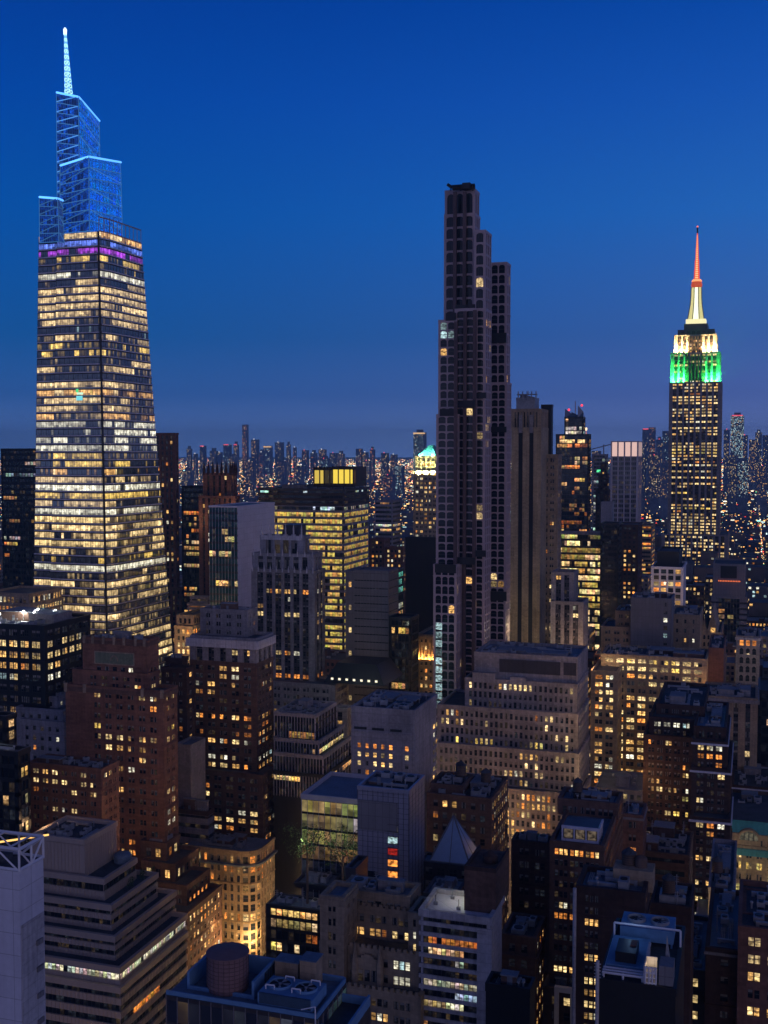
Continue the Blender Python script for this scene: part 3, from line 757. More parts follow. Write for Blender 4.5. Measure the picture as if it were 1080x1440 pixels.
# -- far left group
B('dark_slab_tower', 'black slab tower with a thin gold rim left of the glass supertall', 780, [(2, 60, 62, 633, 0)],
  dict(type='grid', wall='black_metal', sp='black_metal', fh=4, bw=2.2, wh=.55, lit=.10, pal='warm', rows={4: (.7, 'cool'), 7: (.35, 'warm'), 26: (.4, 'white')}, mt=.1, sw=.25, s=.8))
B('round_terrace_building', 'low stone building of small lit windows at the foot of the black slab', 600, [(-20, 42, 47, 852, 0), (-20, 40, 45, 838, 3)],
  PUN(wall='stone_tan', bw=2.4, ww=.6, wh=.6, fh=3.4, lit=.9, pal='warm', s=.6))
b = B('floodlit_roof_block', 'dark office block with white floodlights on its plant filled roof', 430, [(-70, 62, 126, 884, 0, dict(roof='roof_membrane'))],
  PUN(wall='black_metal', sp='black_metal', bw=5.2, k=2, ww=.7, wh=.55, fh=4.3, lit=.25, pal='warm', rows={0: (0, 'warm'), 1: (.5, 'pale'), 2: (.75, 'pale'), 3: (.3, 'warm'), 4: (.2, 'white')}, right=dict(lit=.6)), [(-1, 14, 2, 4)], fin=False)
lm = MB(); pts = []
for px, py in ((27, 862), (67, 858), (84, 861), (4, 866), (46, 873), (52, 868)):
    x0, x1, y0, y1, z = b.blocks[-1]
    c = P(px, py, 455); pts.append((min(max(c.x, x0+3), x1-3), y0+6+(len(pts)*7.3) % max(8, y1-y0-10), z+3.2))
for x, y, z in pts:
    m = MB(); m.bar((x, y, z-3.2), (x, y, z), .12, 0); lpo = m.build('lamp_post', ['unit_metal'], b.root)
    m = MB(); m.lathe(x, y, [(.35, z), (.6, z+.3), (.5, z+.9), (.2, z+1.1)], 10, 0, (3, 3, 2.6)); m.build('lamp_head', ['lamp'], lpo)
    lamp(loc=(x, y-.9, z+.4), e=2600, c=(.95, 1, .95), r=.5, name='roof_floodlight')
b.finish()
B('brown_brick_tower', 'tall brown brick tower just right of the glass supertall', 800,
  [(215, 262, 268, 830, -4), (205, 246, 250, 611, 0)], dict(type='pier', wall='brick_red', sp='brick_brown', bw=3.6, k=1, ww=.5, wh=.6, fh=3.7, lit=.14, pal='warm', rec=.5, s=.8, rows={0: (0, 'warm'), 1: (.5, 'pale')}))
B('black_glass_building', 'black office building with a gold lit strip left of the spiked brown tower', 780, [(256, 289, 300, 686, 0)],
  dict(type='grid', wall='black_metal', sp='black_metal', fh=4, bw=2, wh=.6, lit=.35, pal='amber', rows={0: (0, 'warm'), 1: (0, 'warm'), 2: (0, 'warm'), 3: (0, 'warm'), 4: (.95, 'orange')}, s=.7))
def spiky():
    b = Bld('spiked_crown_tower', 'brown floodlit tower topped by a row of thin dark spikes', 'skyscraper', 750)
    S = dict(type='pier', wall='brick_red', sp='brick_dark', bw=4, ww=.4, wh=.6, fh=3.8, lit=.12, pal='warm', rec=.6, mg=1.2)
    b.tier(281, 330, 336, 700, 0, S); X0, X1, Y0, Y1, Z = b.tier(287, 324, 332, 668, 4, S)
    m = MB()
    for j in range(7):
        x = X0+(X1-X0)*j/6
        m.lathe(x, Y0, [(1.1, Z), (1.0, Z+4), (.1, Z+9)], 6)
    for j in range(1, 4): m.lathe(X1, Y0+(Y1-Y0)*j/3, [(1.1, Z), (1.0, Z+4), (.1, Z+9)], 6)
    m.build('pinnacles', ['brick_dark'], b.root)
    b.finish()
    lamp(loc=(X1+8, Y0-14, Z-22), e=3000, c=(1, .62, .35), r=1); lamp(loc=(X0-2, Y0-14, Z-30), e=2500, c=(1, .62, .35), r=1)
spiky()
B('teal_glass_tower', 'teal glass office tower with a blank white side wall', 640, [(294, 334, 386, 713, 0, dict(roof='roof_blue', parapet=.6))],
  dict(type='grid', wall='panel_white', sp='black_metal', glass='glass_teal', fh=4.2, bw=1.9, wh=.72, lit=.12, pal='pale', rec=.12, mg=.1, mt=.05,
       rows={8: (.3, 'pale'), 9: (.3, 'pale'), 10: (.6, 'pale'), 15: (.9, 'pale'), 16: (.95, 'cool'), 17: (.3, 'cool'), 20: (.6, 'yellow'), 21: (.5, 'yellow')}, right=dict(type='blank')))
b = B('yellow_office_tower', 'wide office tower of yellow lit ribbon windows under a dark louvred top', 735, [(365, 483, 518, 712, 0, dict(parapet=0)), (364, 484, 519, 690, -.5, dict(st=dict(type='band', wall='louver', sp='bronze', fh=3.4, wh=.5, lit=0, bw=3)))],
  dict(type='band', wall='louver', sp='concrete_grey', fh=4.35, bw=1.7, wh=.62, lit=1.5, pal='=yellow', s=.85, rec=.35, rows={0: (.5, 'cool'), 13: (.5, '=yellow'), 14: (.4, '=yellow')}, sw=.5, right=dict(s=.55)), [(-1, 6, 1, 4)], fin=False)
m = MB(); Y = P(440, 660, 745).y
for x0, x1, yt, lit in ((442, 456, 657, (.7, .5, .08)), (456, 468, 657, (.04, .03, .01)), (468, 497, 656, (1.0, .72, .08)), (497, 501, 657, (.04, .02, .01))):
    a, bb = px_x(x0, 680, Y), px_x(x1, 680, Y); z0, z1 = zat(x0, 684, Y), zat(x0, yt, Y)
    m.box(a, bb, Y, Y+20, z0, z1, 1)
    m.opane(((a, Y), (1, 0), (0, -1)), .3, bb-a-.3, .1, z0+2, z1-2, 0, lit)
    for k in range(int((bb-a)/4)+1): m.box(a+k*4-.3, a+k*4+.3, Y-.8, Y, z0, z1+.3, 1)
m.build('lit_plant_screen', ['lamp', 'bronze'], b.root); b.finish()
B('grey_blank_tower', 'windowless grey slab with a narrow strip of lit stair windows down its left side', 560, [(498, 546, 560, 806, 0, dict(st=dict(type='grid', sp='panel_grey', fh=3.8, bw=1.6, wh=.12, lit=0, mt=.04, rec=.05, mg=.1), roof='roof_membrane'))],
  dict(wall='panel_grey'))
B('stair_window_wing', 'dark narrow wing with small lit windows left of the windowless grey slab', 566, [(487, 498, None, 806, 0, dict(depth=20))], PUN(wall='panel_grey', bw=3.5, ww=.6, wh=.22, fh=11, lit=.95, pal='pale'))
B('green_corner_building', 'dark glass building with bright mint lit corner floors behind the grey slab', 590, [(538, 553, 567, 806, 4)],
  dict(type='grid', wall='black_metal', sp='black_metal', fh=4.2, bw=2, wh=.7, lit=.15, pal='cool', s=.8, rows={0: (1, 'cyan'), 1: (1, 'cyan'), 2: (1, 'cyan'), 3: (.1, 'cool'), 4: (.7, 'warm'), 5: (.5, 'warm'), 6: (.2, 'warm'), 9: (.5, 'green')}))
B('black_windowless_tower', 'black windowless slab between the grey slab and the arched tower', 640, [(570, 613, 616, 759, 0)], dict(type='blank', wall='black_metal'))
B('dark_glass_midrise', 'dark reflective midrise below the black windowless slab', 545, [(548, 578, 588, 872, 6)], dict(type='grid', wall='black_metal', sp='black_metal', fh=3.9, bw=1.8, wh=.75, lit=.12, pal='warm', s=.6, mt=.05))
b = B('gilded_loggia_building', 'small stone building with an orange floodlit colonnade beside the arched tower', 575, [(587, 612, None, 896, 0, dict(depth=30))],
  PUN(wall='stone_beige', fh=3.9, bw=2.6, ww=.5, wh=.5, lit=.35, pal='amber', rows={0: (0, 'orange')}), fin=False)
x0, x1, y0, y1, z = b.blocks[-1]; m = MB()
for k in range(6): m.box(x0+(x1-x0)*k/5-.25, x0+(x1-x0)*k/5+.25, y0-1.5, y0-.9, z-12, z-1)
m.box(x0-1, x1+1, y0-1.8, y0+1, z-1, z+.6, bottom=True); m.box(x0-.5, x1+.5, y0-1.8, y0, z-12.6, z-12, bottom=True); m.build('colonnade', ['stone_beige'], b.root); b.finish()
for k in (1, 3, 5, 7, 9): flood((x0+(x1-x0)*k/10, y0-1.2, z-11.5), (1.5, .4), (0, .25, 1), 900, (1, .42, .10))

def pyramid_tower():
    b = Bld('green_pyramid_tower', 'ornate stone tower with a floodlit crown and mint green pyramid roof', 'skyscraper', 1000)
    S = PUN(wall='stone_beige', fh=3.8, bw=4.2, k=2, ww=.55, wh=.5, lit=.35, pal='warm', rec=.4, s=.8)
    b.tier(580, 618, None, 758, -4, S, depth=40); b.tier(582, 616, None, 664, 0, dict(S, rows={8: (.9, 'pale')}), depth=36)
    q = b.tier(585, 614, None, 643, 2, dict(S, lit=.2), depth=30)
    X0, X1, Y0, Y1, Z = q; m = MB(); A = Vector(((X0+X1)/2+1, (Y0+Y1)/2, zat(604, 622, (Y0+Y1)/2)))
    e = 1.5
    cs = [(X0+e, Y0+e, Z+1.5), (X1-e, Y0+e, Z+1.5), (X1-e, Y1-e, Z+1.5), (X0+e, Y1-e, Z+1.5)]
    top = [A+(Vector(c)-A)*.22 for c in cs]
    for k in range(4): m.quad(cs[k], cs[(k+1) % 4], top[(k+1) % 4], top[k])
    m.poly(top); m.build('pyramid_roof', ['copper_green'], b.root)
    b.finish()
    for fx in (.15, .5, .85): flood((X0+(X1-X0)*fx, Y0-3, Z-15), (5, 1), (0, .28, 1), 22000, (.9, 1, .45))
    for fx in (.2, .8): flood((X0+(X1-X0)*fx, Y0-1.5, Z+2), (4, 1), (0, .9, 1), 16000, (.4, 1, .75))
pyramid_tower()
B('blue_grey_office', 'boxy blue grey office with one warm lit floor far behind the yellow office tower', 1000, [(527, 552, 563, 706, 0)], dict(type='band', wall='concrete_grey', sp='concrete_grey', fh=4, bw=2, wh=.5, lit=.15, pal='warm', rows={5: (.9, 'warm'), 6: (.5, 'warm')}))
B('low_brick_pair', 'reddish brick blocks with scattered lights beyond the mint lit corner', 900, [(520, 540, 548, 760, 0), (542, 566, 572, 772, -40, dict(zb=0))], PUN(wall='brick_red', fh=3.6, bw=3, ww=.5, wh=.5, lit=.25, s=.6))

# -- left middle group
def gothic():
    b = Bld('scalloped_crown_tower', 'grey stone art deco tower with a dark scalloped crown and pale piers', 'skyscraper', 540)
    S = dict(type='pier', wall='stone_grey', sp='spandrel_dark', fh=3.7, bw=5.0, k=2, ww=.66, wh=.55, rec=.7, mg=1.6, lit=.22, pal='warm', s=.8, major=0, rows={13: (.95, 'orange'), 2: (.5, 'warm')})
    b.tier(352, 470, 488, 967, -12, dict(S, type='punch', sp=None, rows={0: (.0, 'warm'), 1: (.5, 'warm'), 3: (.7, 'amber')}))
    b.tier(356, 441, 455, 806, 0, S)
    b.tier(357, 440, 451, 783, 2, dict(S, lit=.05, bw=4.4, k=1, ww=.6, fh=7, wall='concrete_grey', rows={}))
    q = b.tier(369, 425, 433, 757, 9, dict(S, lit=0, bw=4.6, k=1, ww=.66, wh=.8, fh=14, wall='concrete_grey', rows={}, rec=.9))
    X0, X1, Y0, Y1, Z = q; m = MB(); n = 5; w = (X1-X0)/n
    for j in range(n):   # scallops along the crown
        for k in range(6):
            a0, a1 = pi*k/6, pi*(k+1)/6; cx = X0+w*(j+.5)
            m.obox(((X0, Y0), (1, 0), (0, -1)), cx-X0-cos(a0)*w/2, cx-X0-cos(a1)*w/2, .3, 1.1, Z-1, Z+1+(1-sin((a0+a1)/2))*2.6)
    m.build('scallop_trim', ['concrete_pale'], b.root)
    m = MB()
    for j in range(n+1):
        x = X0+w*j; m.lathe(x, Y0-.8, [(.5, Z), (.4, Z+4.5), (.05, Z+7)], 6)
    x0, x1, y0, y1, z = b.blocks[-2]
    for j in range(9): m.lathe(x0+(x1-x0)*j/8, y0-.8, [(.4, z), (.3, z+1.8), (.05, z+3.4)], 6)
    x0, x1, y0, y1, z = b.blocks[-3]
    for j in range(11): m.lathe(x0+(x1-x0)*j/10, y0-.9, [(.45, z), (.35, z+1.6), (.05, z+3.2)], 6)
    m.build('pinnacles', ['concrete_pale'], b.root)
    m = MB(); m.box((X0+X1)/2-2, (X0+X1)/2+6, Y0+6, Y0+16, Z, Z+6); m.build('penthouse', ['spandrel_dark'], b.root)
    b.finish()
gothic()
B('pale_pier_annex', 'narrow annex with pale lit stone piers behind the dark stepped office', 515, [(470, 487, 494, 1000, 0)], dict(type='pier', wall='limestone', sp='spandrel_dark', fh=3.6, bw=3, ww=.6, lit=.4, rec=.6))
B('cornice_tower', 'brown stone tower with a wide pale cornice near its top', 450,
  [(262, 369, 392, 1094, -6, dict(st=dict(rows={0: (.1, 'warm'), 1: (.3, 'orange'), 2: (.6, 'warm'), 4: (.6, 'white'), 5: (.8, 'warm'), 6: (.5, 'warm')}))),
   (269, 360, 383, 937, 0, dict(st=dict(rows={0: (.35, 'pale'), 1: (.1, 'pale'), 3: (.5, 'warm'), 5: (.1, 'warm'), 6: (.85, 'amber'), 7: (.2, 'orange'), 8: (.9, 'amber'), 9: (.95, 'warm'), 11: (.9, 'white'), 12: (.9, 'warm')}))),
   (270, 359, 382, 902, 0, dict(st=dict(type='pier', wall='limestone', sp='spandrel_dark', bw=4.1, ww=.5, wh=.6, fh=3.6, lit=.25, rec=.6), cornice=('concrete_pale', 1.3, 3.0))),
   (283, 347, 360, 862, 10, dict(st=dict(type='punch', wall='stone_grey', bw=3.5, ww=.4, wh=.5, lit=.05, fh=5), roof='roof_blue'))],
  PUN(wall='brick_brown', fpx=11.4, bpx=18, k=2, ww=.6, wh=.55, lit=.14, rec=.35, blank=[]), [(-1, 3, 1, 3)])
B('warm_stone_block', 'small warm lit stone block at the foot of the brown brick tower', 640, [(246, 270, 274, 884, 0), (249, 272, 275, 868, 12, dict(st=dict(lit=.2)))], PUN(wall='stone_beige', fh=3.8, bw=2.6, ww=.5, wh=.62, lit=.55, pal='amber', s=.9))
B('stepped_pale_roofs', 'pale stepped stone roofs lit from below beside the teal glass tower', 680, [(258, 300, 304, 868, 0), (264, 296, 300, 852, 6), (268, 292, 297, 842, 12)], dict(type='band', wall='limestone', sp='limestone', fh=3, bw=2, wh=.4, lit=.6, pal='warm', s=.7))
B('hidden_blue_building', 'blue roofed office of small lit windows between the brick tower and the cornice tower', 440, [(228, 262, 272, 944, 0, dict(roof='roof_blue')), (233, 256, 264, 930, 8)], PUN(wall='brick_dark', fh=3.5, bw=3, ww=.5, wh=.5, lit=.3, pal='warm'), [(-1, 4, 1, 3)])
B('pale_low_block', 'pale windowless block low between the brick tower and the cornice tower', 430, [(247, 268, None, 1052, 0, dict(roof='roof_blue', depth=12))], dict(type='blank', wall='stone_grey'))
B('plant_roof_block', 'low dark block crowded with pale roof plant behind the rounded corner hotel', 425, [(250, 292, 300, 1146, 0, dict(roof='roof_membrane'))], dict(type='band', wall='brick_dark', sp='concrete_grey', fh=4, bw=2, wh=.4, lit=.1), [(-1, 14, 2, 6)])

def brick_setback():
    b = Bld('brick_setback_tower', 'orange brick setback tower with a tiled panel high on its front', 'skyscraper', 395)
    S = PUN(wall='brick_orange', fh=3.6, bw=4.3, k=2, ww=.56, wh=.5, lit=.16, pal='warm', rec=.35, mg=1.4, trim=None)
    rows = {0: (.5, 'warm'), 1: (.35, 'warm'), 2: (.25, 'orange'), 3: (.35, 'yellow'), 4: (.7, 'pale'), 5: (.1, 'pale'), 8: (.15, 'pale'), 9: (.55, 'pale')}
    b.tier(94, 229, 248, 976, 0, dict(S, rows=rows, blank=[(0, .22)]), vis=1240, cornice=('brick_brown', .4, 1.2))
    b.tier(104, 207, 223, 952, 4, dict(S, fh=3.4, lit=.2, blank=[(0, .2)]))
    b.tier(118, 206, 222, 905, 5, dict(S, fh=4, bw=3.4, k=1, ww=.55, skip=9, rows={0: (.9, 'pale'), 1: (.7, 'warm'), 2: (.3, 'red')}, blank=[(0, .08), (.9, 1)]), roof='roof_blue', cornice=('brick_brown', .4, 1))
    X0, X1, Y0, Y1, Z = b.blocks[-1]
    m = MB(); w = X1-X0
    m.box(X0+w*.18, X0+w*.82, Y0-.55, Y0-.3, Z-8.2, Z-3.6); m.build('panel_frame', ['stone_tan'], b.root)
    m = MB(); m.box(X0+w*.2, X0+w*.8, Y0-.66, Y0-.5, Z-7.8, Z-4.0); m.build('tiled_panel', ['faience'], b.root)
    m = MB()
    for k in range(8):
        a0, a1 = pi*k/8, pi*(k+1)/8; cx = X0+w*.5
        m.bar((cx+1.4*cos(a0), Y0-.72, Z-6.8+1.9*sin(a0)), (cx+1.4*cos(a1), Y0-.72, Z-6.8+1.9*sin(a1)), .16)
    m.build('arch_motif', ['stone_tan'], b.root)
    m = MB()
    for fx in (.02, .16, .33, .5, .66, .84, .98): m.box(X0+w*fx-.5, X0+w*fx+.5, Y0-.8, Y0-.1, Z-1, Z+1.8, bottom=True)
    x0, x1, y0, y1, z = b.blocks[0]
    for fx in (.0, .2, .8, 1.0): m.box(x0+(x1-x0)*fx-.6, x0+(x1-x0)*fx+.6, y0-.8, y0-.1, z-1.5, z+1.6, bottom=True)
    m.build('parapet_block', ['stone_tan'], b.root)
    b.clutter(-1, 7, 1, 3, 3); b.finish()
brick_setback()
B('brick_wing', 'lower orange brick wing with a tar roof in front of the setback tower', 368, [(41, 142, 166, 1086, 0)],
  PUN(wall='brick_orange', fpx=13.3, bpx=16.6, k=2, ww=.58, wh=.5, lit=.2, pal='warm', rec=.3, rows={0: (.35, 'pale'), 1: (.7, 'pale'), 2: (.6, 'warm'), 3: (.1, 'pale'), 4: (.4, 'pale')}), [(-1, 8, 1, 3)])
B('white_penthouse_building', 'small pale stone building with a stepped white penthouse at the left', 425, [(24, 88, 92, 1003, 0), (30, 90, 94, 1020, -3, dict(zb=0)), (44, 80, 86, 984, 8, dict(roof='roof_membrane'))],
  PUN(wall='concrete_grey', fh=3.6, bw=3.6, ww=.4, wh=.45, lit=.25, pal='warm'), [(-1, 4, 1, 3)])
B('left_edge_glass_block', 'dark glass block with a sloping row of lit windows at the left edge', 330, [(-60, 25, 41, 1062, 0, dict(roof='roof_tar')), (-60, 8, 22, 1012, 30, dict(zb=0))],
  dict(type='grid', wall='black_metal', sp='black_metal', fh=4, bw=2.2, wh=.7, lit=.06, pal='pale', mt=.06, right=dict(lit=.3, rows={1: (.9, 'pale'), 3: (.4, 'pale')})), [(0, 5, 1, 3)])

def stepped_ribbon():
    b = Bld('stepped_ribbon_building', 'stepped office terraces of tan ribbed bands with one pale lit strip', 'building', 300)
    S = dict(type='band', wall='rib_tan', sp='rib_tan', fh=3.5, bw=1.2, wh=.50, lit=.0, pal='orange', ribs=True, rec=.5, mg=.1, sw=.2)
    T = [(30, 169, 262, 1394, 0, dict(st=dict(rows={1: (.3, 'white')}, lit=.03, right=dict(bw=1.6, rows={}, lit=.08, pal='orange')))),
         (30, 168, 261, 1366, 1.5, dict(st=dict(rows={0: (1, '=white')}, s=.95, sw=0))),
         (30, 161, 246, 1322, 8, dict(st=dict(rows={1: (.12, 'orange')}))),
         (30, 156, 220, 1278, 14, dict(st=dict(rows={}, lit=.04))),
         (30, 146, 190, 1241, 20, dict(st=dict(lit=.05))),
         (48, 118, 162, 1186, 24, dict(st=dict(type='band', fh=7, bw=1.2, wh=.03, lit=0), roof='roof_tar'))]
    for t in T:
        o = dict(t[5]); s2 = dict(S, **o.pop('st')); b.tier(*t[:5], s2, **o)
    X0, X1, Y0, Y1, z = b.blocks[-2]
    m = MB(); m.lathe(X1-3.5, Y0+16, [(2.6, z), (2.6, z+2), (2.2, z+2.6), (.6, z+3)], 16); m.build('dome_hatch', ['roof_blue'], b.root)
    X0, X1, Y0, Y1, z = b.blocks[-3]
    for k in range(5):
        m = MB(); cx, cy = X1-2.2-(k % 2)*1.4, Y0+14+k*3.2
        rr = random.Random(k)
        for j in range(90):
            a, e, r = rr.uniform(0, 6.28), rr.uniform(-.6, 1.2), rr.uniform(.4, 1.2); p = Vector((cx+r*cos(a)*cos(e), cy+r*sin(a)*cos(e), z+1.3+r*sin(e)))
            d1 = Vector((rr.uniform(-1, 1), rr.uniform(-1, 1), rr.uniform(-1, 1)))*.22; d2 = d1.orthogonal().normalized()*.18; m.poly([p-d1, p+d2, p+d1])
        m.build('terrace_shrub', ['leaf'], b.root)
    b.clutter(-1, 6, 0, 4, 3); b.finish()
stepped_ribbon()
B('brown_cascade_building', 'brown brick building cascading down in small terraces behind the ribbed office', 392,
  [(200, 263, 311, 1288, -18, dict(st=dict(right=dict(lit=.85, bw=2.6, s=1.0, rows={0: (.9, 'warm')})))), (200, 262, 294, 1250, -10, dict(st=dict(right=dict(lit=.9, pal='orange')))), (200, 246, 279, 1220, -4), (199, 233, 252, 1190, 2, dict(st=dict(rows={1: (.8, 'white')})))],
  PUN(wall='brick_brown', fh=3.5, bw=3.2, ww=.52, wh=.55, lit=.3, pal='warm', rec=.3), [(-1, 3, 0, 2)])

def hotel():
    b = Bld('rounded_corner_hotel', 'golden lit stone hotel with a rounded corner and dark band cornice', 'building', 412)
    X0, X1, Y0, Y1, Z = b.rect(258, 358, 385, 1203, 0)
    b.start((X0+X1)/2, (Y0+Y1)/2); FOOT.append((X0, X1, Y0, Y1, Z))
    r = 5.0; n = 12; S = PUN(wall='stone_beige'); fh = 3.55
    R = b.rng
    faces = [(((X0, Y0), (1, 0), (0, -1)), X1-X0-r)]
    prev = (X1-r, Y0)
    for k in range(3):
        a = -pi/2+(k+1)*pi/6; q = (X1-r+r*cos(a), Y0+r+r*sin(a)); v = Vector((q[0]-prev[0], q[1]-prev[1])); ln = v.length; v /= ln
        faces.append(((prev, (v.x, v.y), (v.y, -v.x)), ln)); prev = q
    faces.append((((X1, Y0+r), (0, 1), (1, 0)), Y1-Y0-r))
    w = b.W('stone_beige'); pts = [(X0, Y0)]+[f[0][0] for f in faces[1:]]+[(X1, Y1), (X0, Y1)]
    for F, ln in faces: w.opane(F, 0, ln, 0, 0, Z)
    w.quad((X1, Y1, 0), (X0, Y1, 0), (X0, Y1, Z), (X1, Y1, Z)); w.quad((X0, Y1, 0), (X0, Y0, 0), (X0, Y0, Z), (X0, Y1, Z))
    b.W('roof_membrane', 'roof').poly([(p[0], p[1], Z+.05) for p in pts])
    rows = {0: .35, 1: .85, 2: .2, 3: .3, 4: .15, 5: .2, 6: .75, 7: .1, 8: .12, 9: .2}
    for fi, (F, ln) in enumerate(faces):
        nb = max(1, round(ln/2.7)); bw = ln/nb; fl = int(Z/fh)
        for j in range(nb+1):
            a = j*bw; ww = .75 if fi in (0, 4) else .35
            w.obox(F, max(0, a-ww), min(ln, a+ww), 0, .35, 0, Z)
        for i in range(fl+1):
            zz = Z-i*fh; w.obox(F, 0, ln, 0, .31, zz-1.0, zz+(.0 if i else .3))
            if i in (1, 3, 7, 9): w.obox(F, -.1, ln+.1, .31, .6, zz-.6, zz-.25)
            if i == fl: break
            for j in range(nb):
                p = rows.get(i, .15)*(1 if fi else .95); lit = pick(R, 'amber', .85) if R.random() < p else dark(R)
                a = (j+.5)*bw; pw = bw-(1.5 if fi in (0, 4) else .7)
                b.wins.append((F[0][0]+F[1][0]*a+F[2][0]*.06, F[0][1]+F[1][1]*a+F[2][1]*.06, zz-fh, atan2(F[1][1], F[1][0]), pw, fh-1.0, lit, 'sash', F[2]))
        c = b.W('roof_blue', 'cornice'); zc = Z-fh-.9
        c.obox(F, -.35, ln+.35, .36, 1.5, zc, zc+.7); c2 = b.W('stone_tan', 'top_rail'); c2.obox(F, -.1, ln+.1, .1, .7, Z+.31, Z+1.2)
    b.blocks.append((X0+2, X1-6, Y0+2, Y1-2, Z)); b.clutter(-1, 12, 2, 2, 3, 'brick_brown')
    # fix the normals of the generic window builder for odd faces
    b.finish()
hotel()
B('brown_neighbour', 'narrow brown brick building with pale lit windows right of the rounded corner hotel', 455, [(360, 397, 407, 1163, 0)], PUN(wall='brick_red', fh=3.5, bw=3, ww=.5, wh=.52, lit=.45, pal='pale', right=dict(lit=.6)), [(-1, 4, 1, 2)])

def dark_grid_stepped():
    b = Bld('gridded_ziggurat_office', 'dark office of fine pale window grids stepping down to the right', 'building', 440)
    S = dict(type='grid', wall='concrete_grey', sp='black_metal', fpx=10.6, bpx=4.6, wh=.80, lit=.04, pal='pale', rec=.2, mg=.1, mt=.09, trim='mullion_pale', sw=.2)
    b.tier(385, 456, 497, 1094, 0, dict(S, wall='black_metal', rows={0: (.85, 'yellow'), 1: (.1, 'pale')}, right=dict(rows={0: (.95, 'pale')})), vis=1125); b.tier(385, 454, 493, 1067, 1.5, S)
    b.tier(386, 448, 483, 1046, 6, dict(S, rows={1: (.5, 'yellow')})); b.tier(386, 443, 473, 1009, 10, S, roof='roof_membrane')
    b.clutter(-1, 8, 1, 1, 4); b.finish()
dark_grid_stepped()
B('mansard_lamp_building', 'old building with a black mansard roof and a row of bright white windows', 520, [(455, 540, 567, 966, 0, dict(st=dict(rows={0: (1, 'white'), 1: (0, 'white'), 2: (.6, 'pale')}), parapet=.4))],
  PUN(wall='stone_tan', fh=4.2, bw=2.6, ww=.6, wh=.62, lit=.4, pal='pale'), fin=False)
def mansard():
    root = [o for o in COL.objects if o.name.startswith('mansard_lamp_building')][0]; X0, X1, Y0, Y1, Z = FOOT[-1]
    m = MB(); h = 9; e = 5
    lo = [(X0, Y0, Z+.3), (X1, Y0, Z+.3), (X1, Y1, Z+.3), (X0, Y1, Z+.3)]; hi = [(X0+e, Y0+e, Z+h), (X1-e, Y0+e, Z+h), (X1-e, Y1-e, Z+h), (X0+e, Y1-e, Z+h)]
    for k in range(4): m.quad(lo[k], lo[(k+1) % 4], hi[(k+1) % 4], hi[k])
    m.poly(hi); ms = m.build('mansard', ['black_metal'], root)
    for k in range(7):
        x = X0+4+(X1-X0-8)*k/6; d_ = MB(); d_.box(x-.9, x+.9, Y0+.8, Y0+4, Z+.6, Z+3); d_.opane(((x-.6, Y0+.75), (1, 0), (0, -1)), 0, 1.2, 0, Z+1, Z+2.6, 1, (1.2, 1.1, .8)); d_.build('dormer', ['black_metal', 'lamp'], ms)
mansard()

# -- centre foreground
b = B('blank_concrete_block', 'pale windowless concrete block with a few lit windows low on its front', 362, [(495, 583, 614, 1004, 0, dict(roof='roof_tar'))],
  PUN(wall='concrete_grey', fpx=12.9, bpx=12.3, ww=.42, wh=.52, lit=.3, pal='warm', rec=.2, mg=1.2, skip=10, blank=[(.68, .8)], rows={0: (.45, 'orange'), 1: (.9, 'pale'), 2: (.8, 'pale'), 3: (.35, 'warm')}, right=dict(type='blank')), [(-1, 9, 2, 1.6)], fin=False)
X0, X1, Y0, Y1, Z = b.blocks[-1]
m = MB()
for a, c in ((.04, .24), (.33, .52), (.62, .8)): m.box(X0+(X1-X0)*a, X0+(X1-X0)*c, Y0-.34, Y0-.2, Z-6.2, Z-5.4)
m.build('louvre_slot', ['black_metal'], b.root)
m = MB(); m.box(X0-.3, X1+.3, Y0-.45, Y0-.22, Z-7.0, Z-6.7, bottom=True); m.build('ledge', ['concrete_grey'], b.root)
m = MB()
for j in range(7):
    for a in (0, 3.2): m.opane(((X1, Y0+22), (0, 1), (1, 0)), a, a+1.8, .08, Z-10-j*2.9, Z-8.6-j*2.9, 0, pick(b.rng, 'warm') if b.rng.random() < .5 else (.02, .02, .02))
m.build('side_windows', ['glass'], b.root); b.finish()

b = B('metal_panel_block', 'square block clad in silvery metal panels with a column of coloured windows', 290, [(503, 575, 597, 1116, 0, dict(roof='roof_tar', parapet=.9))],
  dict(type='grid', wall='tile_metal', sp='tile_metal', fpx=7.4, bpx=7.4, wh=.05, lit=0, rec=.06, mg=.05, mt=.04, trim='spandrel_dark'), [(-1, 5, 1, .9)], fin=False)
X0, X1, Y0, Y1, Z = b.blocks[-1]; w = X1-X0
m = MB(); m.box(X0+.2, X0+w*.78, Y0-.26, Y0-.1, Z-10.5, Z-2.8); m.build('dark_louvre_panel', ['panel_grey'], b.root)
for i, (py, c, s) in enumerate(((1165, 'olive', 1.0), (1182, 'cool', .8), (1198, 'red', .35), (1214, 'orange', 1.3), (1230, 'orange', 1.4))):
    z = zat(555, py, Y0); m = MB(); F = ((X0+w*.60, Y0), (1, 0), (0, -1)); m.opane(F, 0, 2.5, .2, z-.8, z+.9, 0, L(c, s)); m.obox(F, -.12, 2.82, .08, .26, z+.9, z+1.05, 1); m.obox(F, -.12, 2.82, .08, .26, z-.95, z-.8, 1); m.build('window', ['glass', 'spandrel_dark'], b.root)
for py in (1229, 1245):
    z = zat(520, py, Y0); m = MB(); m.opane(((X0+w*.2, Y0), (1, 0), (0, -1)), 0, 2.6, .2, z-.8, z+.9); m.build('window', ['glass'], b.root)
b.finish()
